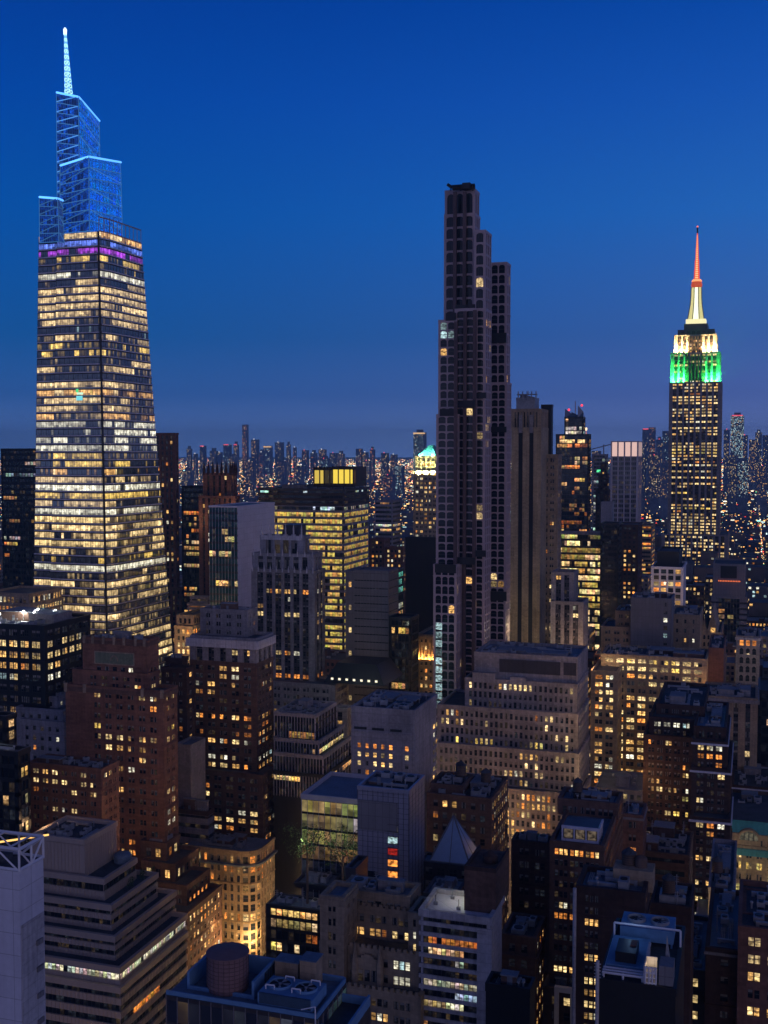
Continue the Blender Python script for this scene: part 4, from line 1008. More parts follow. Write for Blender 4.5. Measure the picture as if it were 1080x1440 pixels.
b = B('glass_atrium_building', 'glass fronted hall glowing yellow and green left of the metal panel block', 322, [(424, 506, None, 1130, 0, dict(roof='roof_blue', depth=24))],
  dict(type='grid', wall='mullion_pale', sp='black_metal', fh=4.6, bw=1.7, wh=.86, lit=.7, glass='glass_sky', pal='olive', mt=.05, rec=.1, mg=.1, sw=.15, s=.55, rows={0: (1, '=olive'), 1: (.75, 'warm'), 2: (.45, 'olive'), 3: (.6, 'amber'), 4: (.7, 'pale'), 5: (.1, 'green')}), fin=False)
b.finish()
# the tall trees of the small plaza in front of the hall
def tree(px, py, d, h, label, seed):
    R = random.Random(seed); c = P(px, py, d); t = empty('street_tree', (c.x, c.y, 0), label, 'tree', 'plaza trees'); z0 = c.z-h*.5
    m = MB(); m.lathe(c.x, c.y, [(.5, 0), (.35, z0), (.15, z0+h*.6)], 8)
    for k in range(7):
        a = R.uniform(0, 6.28); m.bar((c.x, c.y, z0+h*R.uniform(0, .4)), (c.x+cos(a)*h*.3, c.y+sin(a)*h*.3, z0+h*R.uniform(.4, .8)), .09)
    m.build('trunk', ['wood_tank'], t); m = MB()
    for k in range(16):
        cc = Vector((c.x+R.gauss(0, h*.2), c.y+R.gauss(0, h*.2), z0+h*(.5+R.gauss(0, .18))))
        for j in range(50):
            p = cc+Vector((R.gauss(0, 1), R.gauss(0, 1), R.gauss(0, .8)))*h*.07; d1 = Vector((R.uniform(-1, 1), R.uniform(-1, 1), R.uniform(-1, 1)))*.32; m.poly([p-d1, p+d1.orthogonal()*.7, p+d1])
    m.build('crown', ['leaf'], t)
tree(432, 1180, 305, 16, 'leafy plaza tree before the left half of the glowing hall', 4); tree(482, 1188, 308, 13, 'leafy plaza tree before the green lit end of the glowing hall', 5)
for q in ((425, 1183, 300), (470, 1188, 303), (492, 1196, 300)):
    lamp(*q, e=600, c=(1, .95, .7), r=.3, name='plaza_lamp')

b = B('glass_terrace_building', 'black framed glass building with two warm lit floors under flat blue roofs', 300, [(376, 452, 466, 1283, 0, dict(roof='roof_blue', parapet=.5)), (415, 463, 480, 1249, 14, dict(roof='roof_blue', parapet=.5, st=dict(lit=.05, rows={})))],
  dict(type='grid', wall='black_metal', sp='black_metal', fpx=17, bpx=9, wh=.72, lit=.3, pal='amber', mt=.09, s=.8, rows={0: (.5, 'warm'), 1: (.92, 'pale'), 2: (.55, 'orange'), 3: (.5, 'yellow')}), [(-1, 6, 1, 2), (0, 3, 0, 2)])
b = B('flat_blue_roofs', 'flat blue membrane roofs with pale ducts in front of the metal panel block', 262, [(486, 566, None, 1266, -10, dict(roof='roof_blue', parapet=.4, depth=9)), (486, 500, None, 1228, 14, dict(roof='roof_membrane', zb=0, depth=9))],
  dict(type='blank', wall='spandrel_dark'), [(0, 5, 0, 1.2)])

def gothic_front():
    b = Bld('gothic_revival_building', 'dark brownstone building with gothic gables and pinnacles low in the centre', 'building', 238)
    S = PUN(wall='stone_tan', fpx=20, bpx=31, k=3, ww=.74, wh=.55, lit=.12, pal='warm', rec=.35, mg=1.2, s=.8)
    b.tier(449, 590, None, 1408, -9, dict(S, lit=.03), depth=16)
    b.tier(452, 589, None, 1350, -5, dict(S, lit=.08, rows={0: (.25, 'cool'), 1: (.15, 'cool')}), depth=13)
    b.tier(478, 588, None, 1290, 2, dict(S, rows={0: (.55, 'warm'), 1: (.45, 'warm'), 2: (.05, 'white')}), depth=8)
    b.tier(480, 575, None, 1268, 3, dict(S, lit=0, k=2), depth=7.5, roof='roof_blue')
    X0, X1, Y0, Y1, Z = b.rect(453, 482, None, 1268, -3, 8); b.block(X0, X1, Y0, Y1, 0, Z, dict(S, bpx=20, k=2, ww=.6, lit=.05), None, 'roof_blue', 1.0, ('stone_tan', .3, 1))
    X0, X1, Y0, Y1, Z = b.rect(577, 590, None, 1290, -3, 8); b.block(X0, X1, Y0, Y1, 0, Z, dict(S, bpx=12, fpx=17, k=1, ww=.5, wh=.6, lit=.9, pal='white', rows={0: (0, 'white'), 4: (0, 'white'), 5: (0, 'white'), 6: (.1, 'white')}), None, 'roof_tar', 1.0)
    x0, x1, y0, y1, z = b.blocks[1]
    g = MB()
    def gable(px0, px1, ybase, yb0):
        Y = y0-1.2; a, c = px_x(px0, ybase, Y), px_x(px1, ybase, Y); zb = zat(px0, ybase, Y); w = c-a
        g.box(a, c, Y, Y+1.2, 0, zb)
        for k in range(8):
            t0, t1 = k/8, (k+1)/8; h = sin(pi*(t0+t1)/2)*1.8; g.box(a+w*t0, a+w*t1, Y+.02, Y+1.1, zb, zb+h)
        for x in (a, c): g.lathe(x, Y, [(.75, zb-8), (.75, zb), (.55, zb+1), (.08, zb+4.2)], 6)
        for i in range(4):
            for k in range(3):
                xx = a+w*(.12+.27*k); zz = zb-3.8-i*4.0
                b.wins.append((xx+w*.11, Y-.05, zz, 0, w*.2, 2.4, dark(b.rng), 'sash', (0, -1)))
    gable(499, 534, 1352, 1440); 
    g.build('gable', ['stone_tan'], b.root)
    cr = MB()
    for bi in (0, 1, 2):
        x0, x1, y0, y1, z = b.blocks[bi]; k = 0
        while x0+k*1.3 < x1: cr.box(x0+k*1.3, x0+k*1.3+.7, y0-.55, y0-.1, z+1.2, z+1.9); k += 1
    cr.build('crenellation', ['stone_tan'], b.root)
    b.clutter(3, 6, 1, 5, 2.4); b.finish()
gothic_front()

b = B('white_banded_building', 'pale panelled building with wide window bands and a snow white roof terrace', 226, [(592, 689, 706, 1297, 0, dict(roof='panel_white', parapet=1.0))],
  dict(type='band', wall='concrete_pale', sp='concrete_pale', fpx=15.6, bpx=6.4, wh=.62, lit=.3, pal='pale', rec=.35, mg=.6, sw=.22, s=.7, blank=[],
       rows={0: (.05, 'white'), 1: (.15, 'cool'), 2: (.9, 'amber'), 3: (.5, 'warm'), 4: (.65, 'cool'), 5: (.15, 'warm'), 6: (.35, 'cool'), 7: (.5, 'cool')}, right=dict(type='blank')), fin=False)
X0, X1, Y0, Y1, Z = b.blocks[-1]
m = MB(); m.box(X1-2.5, X1+.5, Y0-.52, Y0-.02, 0, Z-1.8); m.build('solid_pier', ['concrete_pale'], b.root)
m = MB(); zp = zat(694, 1252, Y0+6); m.box(X0+(X1-X0)*.56, X1+.3, Y0+4, Y0+17, Z+.1, Z+8.5); m.build('brown_penthouse', ['brick_brown'], b.root)
m = MB(); a, c, y2 = X0+(X1-X0)*.56, X1+.3, 17
m.box(a, c, Y0+4.0, Y0+4.4, Z+8.52, Z+9.4); m.box(a, a+.4, Y0+4.4, Y0+17, Z+8.52, Z+9.4); m.box(c-.4, c, Y0+4.4, Y0+17, Z+8.52, Z+9.4); m.lathe(a+4, Y0+10, [(1.6, Z+8.5), (1.6, Z+10), (.2, Z+11)], 12); m.build('penthouse_parapet', ['brick_dark'], b.root)
for fx, fy in ((.12, 5), (.30, 9), (.5, 12), (.48, 4)):
    m = MB(); x, y = X0+(X1-X0)*fx, Y0+fy; m.bar((x, y, Z), (x, y, Z+2.2), .07); m.box(x-.4, x+.4, y-.3, y+.3, Z+.1, Z+.7); m.build('roof_vent', ['unit_metal'], b.root)
m = MB(); m.box(X0+(X1-X0)*.53, X0+(X1-X0)*.555, Y0+7, Y0+7.5, Z+4.2, Z+4.6, 0, (2.5, 2.4, 1.9), bottom=True); m.build('wall_lamp', ['lamp'], b.root)
lamp(loc=(X0+(X1-X0)*.45, Y0+8, Z+4.2), e=420, c=(1, .97, .75), r=.3, name='terrace_lamp'); b.finish()

# glass pyramid on the roof behind
b = B('pyramid_roof_base', 'low building of blue lead roofs carrying the pale pyramid', 300, [(590, 668, 676, 1222, 0, dict(roof='roof_blue', parapet=.6)), (597, 640, 655, 1262, -18, dict(zb=0, roof='roof_blue', parapet=.4, st=dict(lit=.4, pal='orange')))],
  PUN(wall='spandrel_dark', fh=3.6, bw=3, ww=.6, wh=.55, lit=.12, pal='amber'), [(1, 8, 1, 2.2)], fin=False)
X0, X1, Y0, Y1, Z = b.blocks[0]; m = MB()
a, c = px_x(604, 1214, Y0+2), px_x(661, 1214, Y0+2); w = c-a; zb_ = zat(630, 1214, Y0+2)
base4 = [(a, Y0+2, zb_), (c, Y0+2, zb_), (c, Y0+2+w, zb_), (a, Y0+2+w, zb_)]; ap = Vector(((a+c)/2-.4, Y0+2+w/2, zat(631, 1146, Y0+2+w/2)))
for k in range(4):
    p0, p1 = Vector(base4[k]), Vector(base4[(k+1) % 4]); m.quad(p0, p1, ap+(p1-ap)*.03, ap+(p0-ap)*.03)
m.build('pyramid_roof', ['glacier'], b.root)
m = MB()
for k in range(4):
    p0, p1 = Vector(base4[k]), Vector(base4[(k+1) % 4]); m.bar(p0, ap, .16)
    m.bar(p0.lerp(p1, .5), ap, .08); m.bar(p0, p1, .25)
m.build('pyramid_rib', ['roof_membrane'], b.root)
m = MB(); m.box(a+1, c-1, Y0+3, Y0+1+w, Z, zb_); m.build('pyramid_drum', ['roof_blue'], b.root); b.finish()
B('cluttered_roof_building', 'brown building with lit right side windows and a roof crowded with machines behind the pyramid', 352,
  [(602, 690, 713, 1128, 0, dict(roof='roof_tar')), (606, 650, 664, 1110, 6), (650, 668, 672, 1106, 22, dict(zb=0))], PUN(wall='brick_brown', fh=3.6, bw=2.9, ww=.5, wh=.55, lit=.12, pal='warm', right=dict(lit=.75, s=.8)), [(0, 22, 2, 3.5), (1, 4, 0, 2)])

# -- the big stepped block right of centre
b = B('stepped_limestone_block', 'massive pale block stepping up in four tiers of close set small windows', 438,
  [(700, 816, 830, 1122, -8, dict(st=dict(lit=.45, pal='amber'))), (614, 813, 828, 1064, -2, dict(st=dict(rows={0: (.35, 'warm'), 2: (.3, 'pale'), 4: (.5, 'pale')}))), (616, 812, 827, 1008, 2, dict(st=dict(rows={0: (.35, 'warm'), 2: (.12, 'pale'), 3: (.2, 'yellow')}))), (655, 811, 826, 966, 6, dict(st=dict(rows={0: (.65, 'pale'), 1: (.15, 'pale'), 2: (.15, 'pale')}))),
   (667, 812, 826, 929, 7, dict(st=dict(type='blank'), roof='roof_blue', parapet=1.4))],
  PUN(wall='limestone', fpx=12.4, bpx=7.3, ww=.54, wh=.66, lit=.18, pal='pale', rec=.3, mg=1.0, right=dict(lit=.1, bw=3)), [(-1, 10, 2, 1.6)], fin=False)
X0, X1, Y0, Y1, Z = b.blocks[-1]; w = X1-X0
m = MB(); m.box(X0+w*.25, X0+w*.84, Y0-.3, Y0-.08, Z-6.2, Z-1.0); m.box(X0+w*.87, X0+w*.99, Y0-.3, Y0-.08, Z-6, Z-1.0); m.build('dark_plant_louvre', ['spandrel_dark'], b.root)
m = MB(); m.box(X0-.2, X0+w*.22, Y0-2.4, Y0-.1, Z-10.5, Z-6.6); m.box(X0+w*.36, X0+w*.52, Y0-2.0, Y0-.1, Z-10.5, Z-7.6); m.build('terrace_room', ['concrete_grey'], b.root); b.finish()

# -- behind it
b = B('beige_slab_tower', 'plain beige slab tower with two black vertical strips behind the arched tower', 565, [(719, 761, 775, 603, 0, dict(st=dict(type='blank'), parapet=.8)), (720, 760, 773, 578, 1, dict(st=dict(type='pier', bw=1.6, ww=.4, wh=.9, fh=20, lit=0, wall='stone_tan', rec=.5))), (726, 752, 758, 562, 8, dict(st=dict(type='blank', wall='unit_metal')))],
  dict(wall='stone_beige'), [(-1, 6, 1, 3)], fin=False)
X0, X1, Y0, Y1, Z = b.blocks[0]; w = X1-X0
for f in (.32, .68):
    m = MB(); m.box(X0+w*f-1.0, X0+w*f+1.0, Y0-.14, Y0-.02, 20, Z-1); m.build('dark_window_strip', ['black_metal'], b.root)
    m = MB(); m.box(X0+w*f-.9, X0+w*f+.9, Y0-.9, Y0-.2, Z-2, Z+7); m.build('stone_finial', ['limestone'], b.root)
m = MB()
for k in range(5): m.bar((X0+w*(.15+.15*k), Y0+6, Z+15), (X0+w*(.15+.15*k), Y0+6, Z+19), .2)
m.bar((X0+w*.1, Y0+6, Z+17.4), (X0+w*.8, Y0+6, Z+17.4), .2); m.build('roof_railing', ['unit_metal'], b.root); b.finish()
B('beige_slab_wing', 'dark capped wing of small windows attached to the right of the beige slab tower', 580, [(761, 784, 789, 642, 0, dict(depth=22)), (761, 776, 778, 572, 4, dict(st=dict(type='blank', wall='black_metal'), depth=16))],
  PUN(wall='stone_tan', fh=3.6, bw=3.8, k=2, ww=.6, wh=.5, lit=.07, pal='warm', rec=.35))
B('pale_terrace_block', 'stone block with a bright rooftop edge stepping down right of the beige slab', 545, [(776, 819, 826, 850, -3), (777, 806, 812, 808, 3)],
  dict(type='pier', wall='limestone', sp='spandrel_dark', fh=3.7, bw=4.4, k=2, ww=.6, wh=.55, lit=.22, pal='pale', rec=.5, rows={0: (.5, 'warm'), 1: (.2, 'warm')}))
B('gold_lit_office', 'long office with blazing golden floors right of the beige slab', 850, [(785, 854, 858, 752, 0)], dict(type='band', wall='concrete_grey', sp='bronze', fh=5.1, bw=1.9, wh=.68, lit=1.8, pal='gold', s=1.15, sw=.3, rec=.4, rows={0: (.6, 'olive'), 1: (.7, 'pale'), 15: (.4, 'yellow')}))
B('black_shaft_tower', 'black shaft standing against the right end of the golden office', 820, [(845, 870, 874, 738, 0)], dict(type='grid', wall='black_metal', sp='black_metal', fh=4, bw=2, wh=.6, lit=.03, mt=.05))
B('orange_window_block', 'dark brick block with orange lit windows under the pale topped tower', 900, [(868, 897, 903, 740, 0)], PUN(wall='brick_dark', fh=3.7, bw=3.2, ww=.5, wh=.5, lit=.55, pal='amber', rows={0: (0, 'warm'), 1: (0, 'warm'), 2: (0, 'warm'), 3: (0, 'warm')}))

def glass_point():
    b = Bld('faceted_glass_tower', 'dark glass apartment tower with a jagged pointed top and orange lights', 'skyscraper', 1050)
    S = dict(type='grid', wall='black_metal', sp='spandrel_dark', glass='glass', fh=4, bw=2.4, wh=.8, lit=.25, pal='amber', mt=.12, s=.9, rec=.2)
    b.tier(782, 828, 831, 612, 0, S); b.tier(794, 820, 823, 588, 4, dict(S, rows={2: (1, 'white'), 3: (.9, 'white')}))
    X0, X1, Y0, Y1, Z = b.blocks[-1]; w = X1-X0; m = MB()
    for a, c, h in ((0, .35, 9), (.35, .7, 6), (.7, 1, 12)):
        m.poly([(X0+w*a, Y0+.2, Z), (X0+w*c, Y0+.2, Z), (X0+w*c, Y0+2, Z+h*.5), (X0+w*a, Y0+2, Z+h)]); m.poly([(X0+w*c, Y0+.2, Z), (X0+w*c, Y1, Z), (X0+w*c, Y0+2, Z+h*.5)])
    m.build('faceted_crown', ['glass_sky'], b.root)
    m = MB(); m.bar((X0+w*.55, Y0+3, Z), (X0+w*.55, Y0+3, Z+16), .3); m.build('mast', ['unit_metal'], b.root)
    m = MB(); m.lathe(X0+w*.9, Y0+3, [(.8, Z+11), (1.1, Z+12), (.5, Z+13)], 8, 0, (2, .1, .15)); m.lathe(X0+w*.2, Y0+3, [(.8, Z+7), (1.1, Z+8), (.5, Z+9)], 8, 0, (2, .1, .15)); m.build('beacon', ['lamp'], b.root)
    b.finish()
glass_point()
b = B('orange_spire_building', 'dark building with a thin orange lit spire right of the jagged glass tower', 1150, [(818, 827, 829, 660, 0), (820, 826, 828, 640, 3)], PUN(wall='brick_dark', lit=.15, bw=4, fh=4), fin=False)
X0, X1, Y0, Y1, Z = b.blocks[-1]; cx, cy = (X0+X1)/2, (Y0+Y1)/2; m = MB(); m.lathe(cx, cy, [(3, Z), (2.2, Z+8), (.5, Z+20), (.1, Z+26)], 8, 0, (.8, .25, .06)); m.build('spire', ['lamp'], b.root)
m = MB(); m.lathe(cx, cy, [(.8, Z+25), (1.2, Z+27), (.5, Z+28)], 8, 0, (1.8, 1.3, .8)); m.build('beacon', ['lamp'], b.root); b.finish()
b = B('unfinished_crane_tower', 'unfinished tower with white and green site lights and a crane', 1300, [(834, 852, 855, 640, 0)], dict(type='grid', wall='concrete_grey', sp='concrete_grey', fh=4.2, bw=3, wh=.7, lit=.25, pal='cool', s=.8, rows={1: (.9, 'cool'), 4: (.8, 'green')}), fin=False)
X0, X1, Y0, Y1, Z = b.blocks[-1]; m = MB(); m.bar((X1-3, Y0+4, Z), (X1-3, Y0+4, Z+12), .5); m.bar((X1-20, Y0+4, Z+6), (X1+8, Y0+4, Z+13), .4); m.build('tower_crane', ['unit_metal'], b.root); b.finish()
B('slim_dark_tower', 'slim dark tower with a tapered top in front of the unfinished tower', 1150, [(838, 856, 858, 690, 0), (842, 854, 856, 668, 3), (845, 852, 854, 652, 6)], PUN(wall='brick_dark', lit=.12, bw=4, fh=4, pal='amber'))
b = B('pale_topped_tower', 'boxy blue glass tower with a glowing white striped top', 1050, [(860, 897, 902, 621, 0, dict(parapet=.5))], dict(type='pier', wall='mullion_pale', sp='concrete_grey', fh=4.3, bw=6.2, k=3, ww=.78, wh=.62, lit=.04, pal='warm', rec=.6, mg=.6, skip=14, rows={27: (.5, 'orange'), 29: (.5, 'orange')}), fin=False)
X0, X1, Y0, Y1, Z = b.blocks[-1]; m = MB()
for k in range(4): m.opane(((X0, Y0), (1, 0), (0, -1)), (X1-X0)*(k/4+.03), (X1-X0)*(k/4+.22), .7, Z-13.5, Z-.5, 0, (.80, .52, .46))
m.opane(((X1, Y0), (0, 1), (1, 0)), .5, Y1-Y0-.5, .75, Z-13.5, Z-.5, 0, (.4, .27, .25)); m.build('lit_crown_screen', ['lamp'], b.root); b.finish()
B('small_pale_cube', 'pale blank cube standing left of the pale topped tower', 960, [(845, 861, 864, 708, 0, dict(depth=16))], dict(type='blank', wall='concrete_grey'))
B('far_gold_corner_block', 'distant block with gold lit corner offices left of the deco giant', 1080, [(900, 917, 921, 740, 0)], dict(type='band', wall='stone_tan', sp='stone_tan', fh=4, bw=2.2, wh=.5, lit=.5, pal='amber', s=.9))

# -- right middle group
b = B('white_grid_building', 'building framed by a bright white grid with a black rooftop box', 760, [(917, 960, 968, 800, 0), (924, 955, 960, 778, 8, dict(st=dict(type='blank', wall='black_metal')))],
  dict(type='pier', wall='panel_white', sp='concrete_pale', fh=4.1, bw=4.4, k=1, ww=.72, wh=.66, lit=.35, pal='amber', rec=.6, mg=.5, right=dict(type='blank')))
lamp(925, 835, 735, e=3000, c=(1, .85, .7))
b = B('black_portal_building', 'grey portal shaped building with a black glass core and a red lit terrace', 800, [(1001, 1050, 1052, 842, 0), (1003, 1049, 1051, 796, 3, dict(st=dict(type='blank')))], dict(type='grid', wall='panel_grey', sp='black_metal', fh=4, bw=2, wh=.7, lit=.06, pal='pale', mg=6, mt=.04, s=.5), fin=False)
X0, X1, Y0, Y1, Z = b.blocks[-1]; m = MB()
for k in range(14): m.lathe(X0+4+(X1-X0-8)*k/13, Y0-2.5, [(.2, Z-11.3), (.45, Z-10.8), (.2, Z-10.3)], 6, 0, (1.0, .2, .06))
m.build('terrace_lights', ['lamp'], b.root)['kind'] = 'stuff'
m = MB(); m.box((X0+X1)/2-6, (X0+X1)/2+5, Y0-.3, Y0-.1, Z-9, Z-.3); m.build('dark_recess', ['black_metal'], b.root); b.finish()
b = B('gabled_dormer_building', 'ornate old building with a steep gable and pale arched windows', 640, [(985, 1014, 1018, 892, 0)], PUN(wall='stone_tan', fh=3.9, bw=2.6, ww=.5, wh=.6, lit=.12, pal='warm', wk='arch'), fin=False)
X0, X1, Y0, Y1, Z = b.blocks[-1]; w = X1-X0; m = MB()
for a, c, h in ((.0, .36, 8), (.28, .86, 13)): m.poly([(X0+w*a, Y0-.4, Z), (X0+w*c, Y0-.4, Z), (X0+w*(a+c)/2, Y0-.4, Z+h)]); m.poly([(X0+w*c, Y0-.4, Z), (X0+w*c, Y1, Z), (X0+w*(a+c)/2, Y1, Z+h), (X0+w*(a+c)/2, Y0-.4, Z+h)]); m.poly([(X0+w*a, Y1, Z), (X0+w*a, Y0-.4, Z), (X0+w*(a+c)/2, Y0-.4, Z+h), (X0+w*(a+c)/2, Y1, Z+h)])
m.build('gable', ['stone_tan'], b.root); m = MB(); m.opane(((X0+w*.5, Y0), (1, 0), (0, -1)), 0, 2.4, .5, Z+1, Z+3.5, 0, L('warm', 1)); m.build('gable_window', ['glass'], b.root); b.finish()
B('blank_grey_party_wall', 'grey windowless party wall with two bright windows near its right edge', 600, [(888, 944, 948, 845, 0, dict(st=dict(blank=[(0, .9)], lit=.5, pal='white', bw=4, ww=.5, rows={0: (0, 'white'), 1: (0, 'white'), 4: (1, 'white'), 5: (0, 'white'), 6: (1, 'white')}))),], PUN(wall='panel_grey', fh=4.2), [(-1, 4, 1, 3)])
B('tan_brick_block', 'tan brick block with one lit row left of the grey party wall', 606, [(846, 889, None, 885, 4, dict(depth=30)), (866, 889, None, 862, 10, dict(depth=24))], PUN(wall='stone_tan', fh=4, bw=4.4, k=2, ww=.6, wh=.5, lit=.15, pal='pale', rows={4: (.9, 'pale'), 6: (.6, 'warm')}), [(-1, 3, 1, 3)])
B('narrow_tan_building', 'narrow tan building with few windows between the party wall and the gabled building', 612, [(944, 984, 988, 868, 0)], PUN(wall='stone_tan', fh=5, bw=5, ww=.25, wh=.4, lit=.3, pal='warm'), [(-1, 4, 1, 2)])
b = B('bright_window_block', 'broad tan block with rows of bright yellow windows right of the stepped limestone block', 530,
  [(832, 868, None, 948, -6, dict(depth=40)), (846, 993, 996, 930, 0, dict(st=dict(rows={0: (1.5, 'gold'), 1: (1.5, 'gold'), 2: (.5, 'warm'), 3: (.9, 'gold'), 4: (.3, 'warm'), 5: (.7, 'pale'), 6: (.25, 'warm'), 7: (.3, 'warm'), 8: (.5, 'warm'), 9: (.5, 'pale'), 10: (.3, 'pale')}), zb=0))],
  PUN(wall='stone_beige', fpx=10.6, bpx=15.3, k=2, ww=.68, wh=.56, lit=.6, pal='warm', rec=.3, s=1.15), [(-1, 14, 2, 2.5)])
B('orange_lit_brick_wall', 'red brick wall block lit orange from the street at the right end of the bright windows', 545, [(996, 1018, 1021, 915, 0)], dict(type='blank', wall='brick_orange'), [(-1, 3, 0, 2)])
lamp(1000, 975, 525, e=2200, c=(1, .5, .2)); 
b = B('white_loggia_building', 'small white ornate building with arched loggia lit from below', 640, [(1036, 1068, 1071, 898, 0, dict(cornice=('concrete_pale', .6, 1.2)))], PUN(wall='limestone', fh=5, bw=4, ww=.6, wh=.7, lit=.15, pal='warm', wk='arch', rows={0: (.8, 'orange')}), [(-1, 4, 1, 3)])
lamp(1052, 940, 622, e=2500, c=(1, .75, .45))
B('tall_bay_building', 'grey tan building with long vertical bays behind the white windowed brick block', 485, [(990, 1064, 1067, 986, 0, dict(cornice=('limestone', .7, 1.2)))], dict(type='pier', wall='stone_tan', sp='spandrel_dark', fh=4.2, bw=4.6, k=1, ww=.4, wh=.6, lit=.1, pal='pale', rec=.5), [(-1, 12, 2, 3)])
B('black_right_edge_building', 'black building at the right edge behind the teal roofed hotel', 500, [(1068, 1140, None, 978, 0, dict(depth=30))], dict(type='grid', wall='black_metal', sp='black_metal', fh=4, bw=2.2, wh=.7, lit=.02, mt=.05))

# -- right foreground
B('white_row_brick_building', 'dark brick building with one row of brilliant white windows under its roof', 405,
  [(906, 975, None, 1042, -4, dict(depth=30, st=dict(rows={1: (.3, 'warm'), 3: (.35, 'orange'), 5: (.2, 'amber'), 6: (.7, 'warm'), 7: (.75, 'yellow'), 8: (.6, 'yellow'), 9: (.6, 'yellow')}))), (914, 976, None, 1016, 0, dict(depth=30, st=dict(rows={0: (1, 'white'), 1: (0, 'warm')}))), (924, 990, 996, 998, 8, dict(st=dict(lit=0)))],
  PUN(wall='brick_dark', fpx=11.1, bpx=12.9, k=2, ww=.66, wh=.58, lit=.14, pal='warm', rec=.3), [(-1, 6, 1, 3)])
B('pale_ledge_brick_building', 'dark brick building ringed by thin white ledges at the right', 388,
  [(972, 1026, None, 1158, -14, dict(depth=30, cornice=('panel_white', .5, .4), st=dict(rows={0: (.6, 'warm'), 1: (.3, 'warm'), 4: (.8, 'pale')}))), (973, 1026, 1031, 1088, -6, dict(cornice=('panel_white', .4, .35))), (975, 1022, 1028, 1048, -2, dict(cornice=('panel_white', .4, .35), st=dict(rows={0: (.95, 'white'), 1: (.8, 'orange')}))), (977, 1020, 1030, 1028, 4, dict(roof='roof_blue', st=dict(lit=.05)))],
  PUN(wall='brick_dark', fpx=11.2, bpx=12.5, k=2, ww=.64, wh=.58, lit=.16, pal='warm', rec=.3), [(-1, 7, 1, 2)])
def teal_hotel():
    b = Bld('teal_mansard_hotel', 'ornate hotel with teal mansard roof and a great arched dormer window', 'building', 392)
    S = PUN(wall='stone_beige', fh=3.8, bw=3.6, k=2, ww=.5, wh=.6, lit=.35, pal='yellow', rec=.4)
    b.tier(1027, 1140, None, 1203, 0, dict(S, lit=.5), depth=26, cornice=('teal_roof', 1.0, 2.0)); b.tier(1028, 1140, None, 1186, 1.5, dict(S, lit=.1), depth=24)
    X0, X1, Y0, Y1, Z = b.blocks[-1]; m = MB(); h = 5
    m.quad((X0, Y0, Z+.8), (X1, Y0, Z+.8), (X1, Y0+2.5, Z+h), (X0, Y0+2.5, Z+h)); rfm = MB(); rfm.quad((X0, Y0+2.5, Z+h), (X1, Y0+2.5, Z+h), (X1, Y1, Z+h), (X0, Y1, Z+h)); rfm.build('flat_roof', ['roof_tar'], b.root); m.quad((X0, Y1, Z+.8), (X0, Y0, Z+.8), (X0, Y0+2.5, Z+h), (X0, Y1, Z+h)); m.build('mansard', ['teal_roof'], b.root)
    m = MB(); cx = px_x(1053, 1180, Y0); g = MB()
    for k in range(12):
        a0, a1 = pi*k/12, pi*(k+1)/12
        for r0, r1, yy in ((3.2, 4.0, 0),):
            m.poly([(cx+r0*cos(a0), Y0-.7, Z-1+r0*sin(a0)), (cx+r1*cos(a0), Y0-.7, Z-1+r1*sin(a0)), (cx+r1*cos(a1), Y0-.7, Z-1+r1*sin(a1)), (cx+r0*cos(a1), Y0-.7, Z-1+r0*sin(a1))][::1])
            m.quad((cx+r1*cos(a0), Y0-.7, Z-1+r1*sin(a0)), (cx+r1*cos(a0), Y0+2, Z-1+r1*sin(a0)), (cx+r1*cos(a1), Y0+2, Z-1+r1*sin(a1)), (cx+r1*cos(a1), Y0-.7, Z-1+r1*sin(a1)))
    m.box(cx-4, cx+4, Y0-.7, Y0, Z-3, Z-1)
    g.poly([(cx+3.2*cos(pi*k/12), Y0-.6, Z-1+3.2*sin(pi*k/12)) for k in range(13)], 0, (.10, .09, .06))
    for k in (-1, 0, 1): g.bar((cx+k*1.6, Y0-.65, Z-1), (cx+k*1.6, Y0-.65, Z+1.6), .1, 1)
    ad = m.build('arched_dormer', ['stone_beige'], b.root); g.build('fan_window', ['glass', 'spandrel_dark'], ad)
    b.finish()
    top = B('lit_gallery_penthouse', 'brown penthouse with a bright gridded window above the teal mansard', 412, [(1027, 1140, None, 1148, 0, dict(depth=22))], PUN(wall='brick_brown', fh=5, bw=6, ww=.4, wh=.55, lit=.3, rows={0: (.9, 'white'), 1: (.2, 'white')}, wk='grid'), [(-1, 5, 1, 2)])
    for px in (1034, 1056, 1078): lamp(px, 1232, 374, e=1600, c=(1, .72, .30), r=.4)
teal_hotel()
B('long_roof_right', 'low black roofed block with white roof edge lines at the right edge', 455, [(1030, 1150, None, 1118, 0, dict(depth=34, cornice=('panel_white', .3, .3)))], PUN(wall='brick_dark', lit=.05), [(-1, 12, 2, 3)])

b = B('penthouse_brick_building', 'brick building with a white framed glass penthouse and an orange lit top row', 262, [(775, 848, 874, 1196, 0, dict(roof='roof_blue', st=dict(rows={0: (1, 'amber'), 5: (.35, 'pale'), 6: (.7, 'orange'), 7: (.2, 'pale'), 8: (.3, 'amber'), 11: (.9, 'pale')}))), (786, 868, 874, 1136, 22, dict(roof='roof_blue', st=dict(lit=.1)))],
  PUN(wall='brick_brown', fpx=15.4, bpx=24, k=3, ww=.82, wh=.56, lit=.08, pal='warm', rec=.3, mg=.6, right=dict(bw=2.2, k=1)), [(-1, 12, 2, 2.5)], fin=False)
X0, X1, Y0, Y1, Z = b.blocks[0]; Yq = Y0+3; a, c = px_x(791, 1180, Yq), px_x(841, 1180, Yq); m = MB()
m.box(a, c, Yq, Yq+7, Z, Z+3.9); pc = m.build('penthouse_core', ['spandrel_dark'], b.root); m = MB(); F = ((a, Yq), (1, 0), (0, -1))
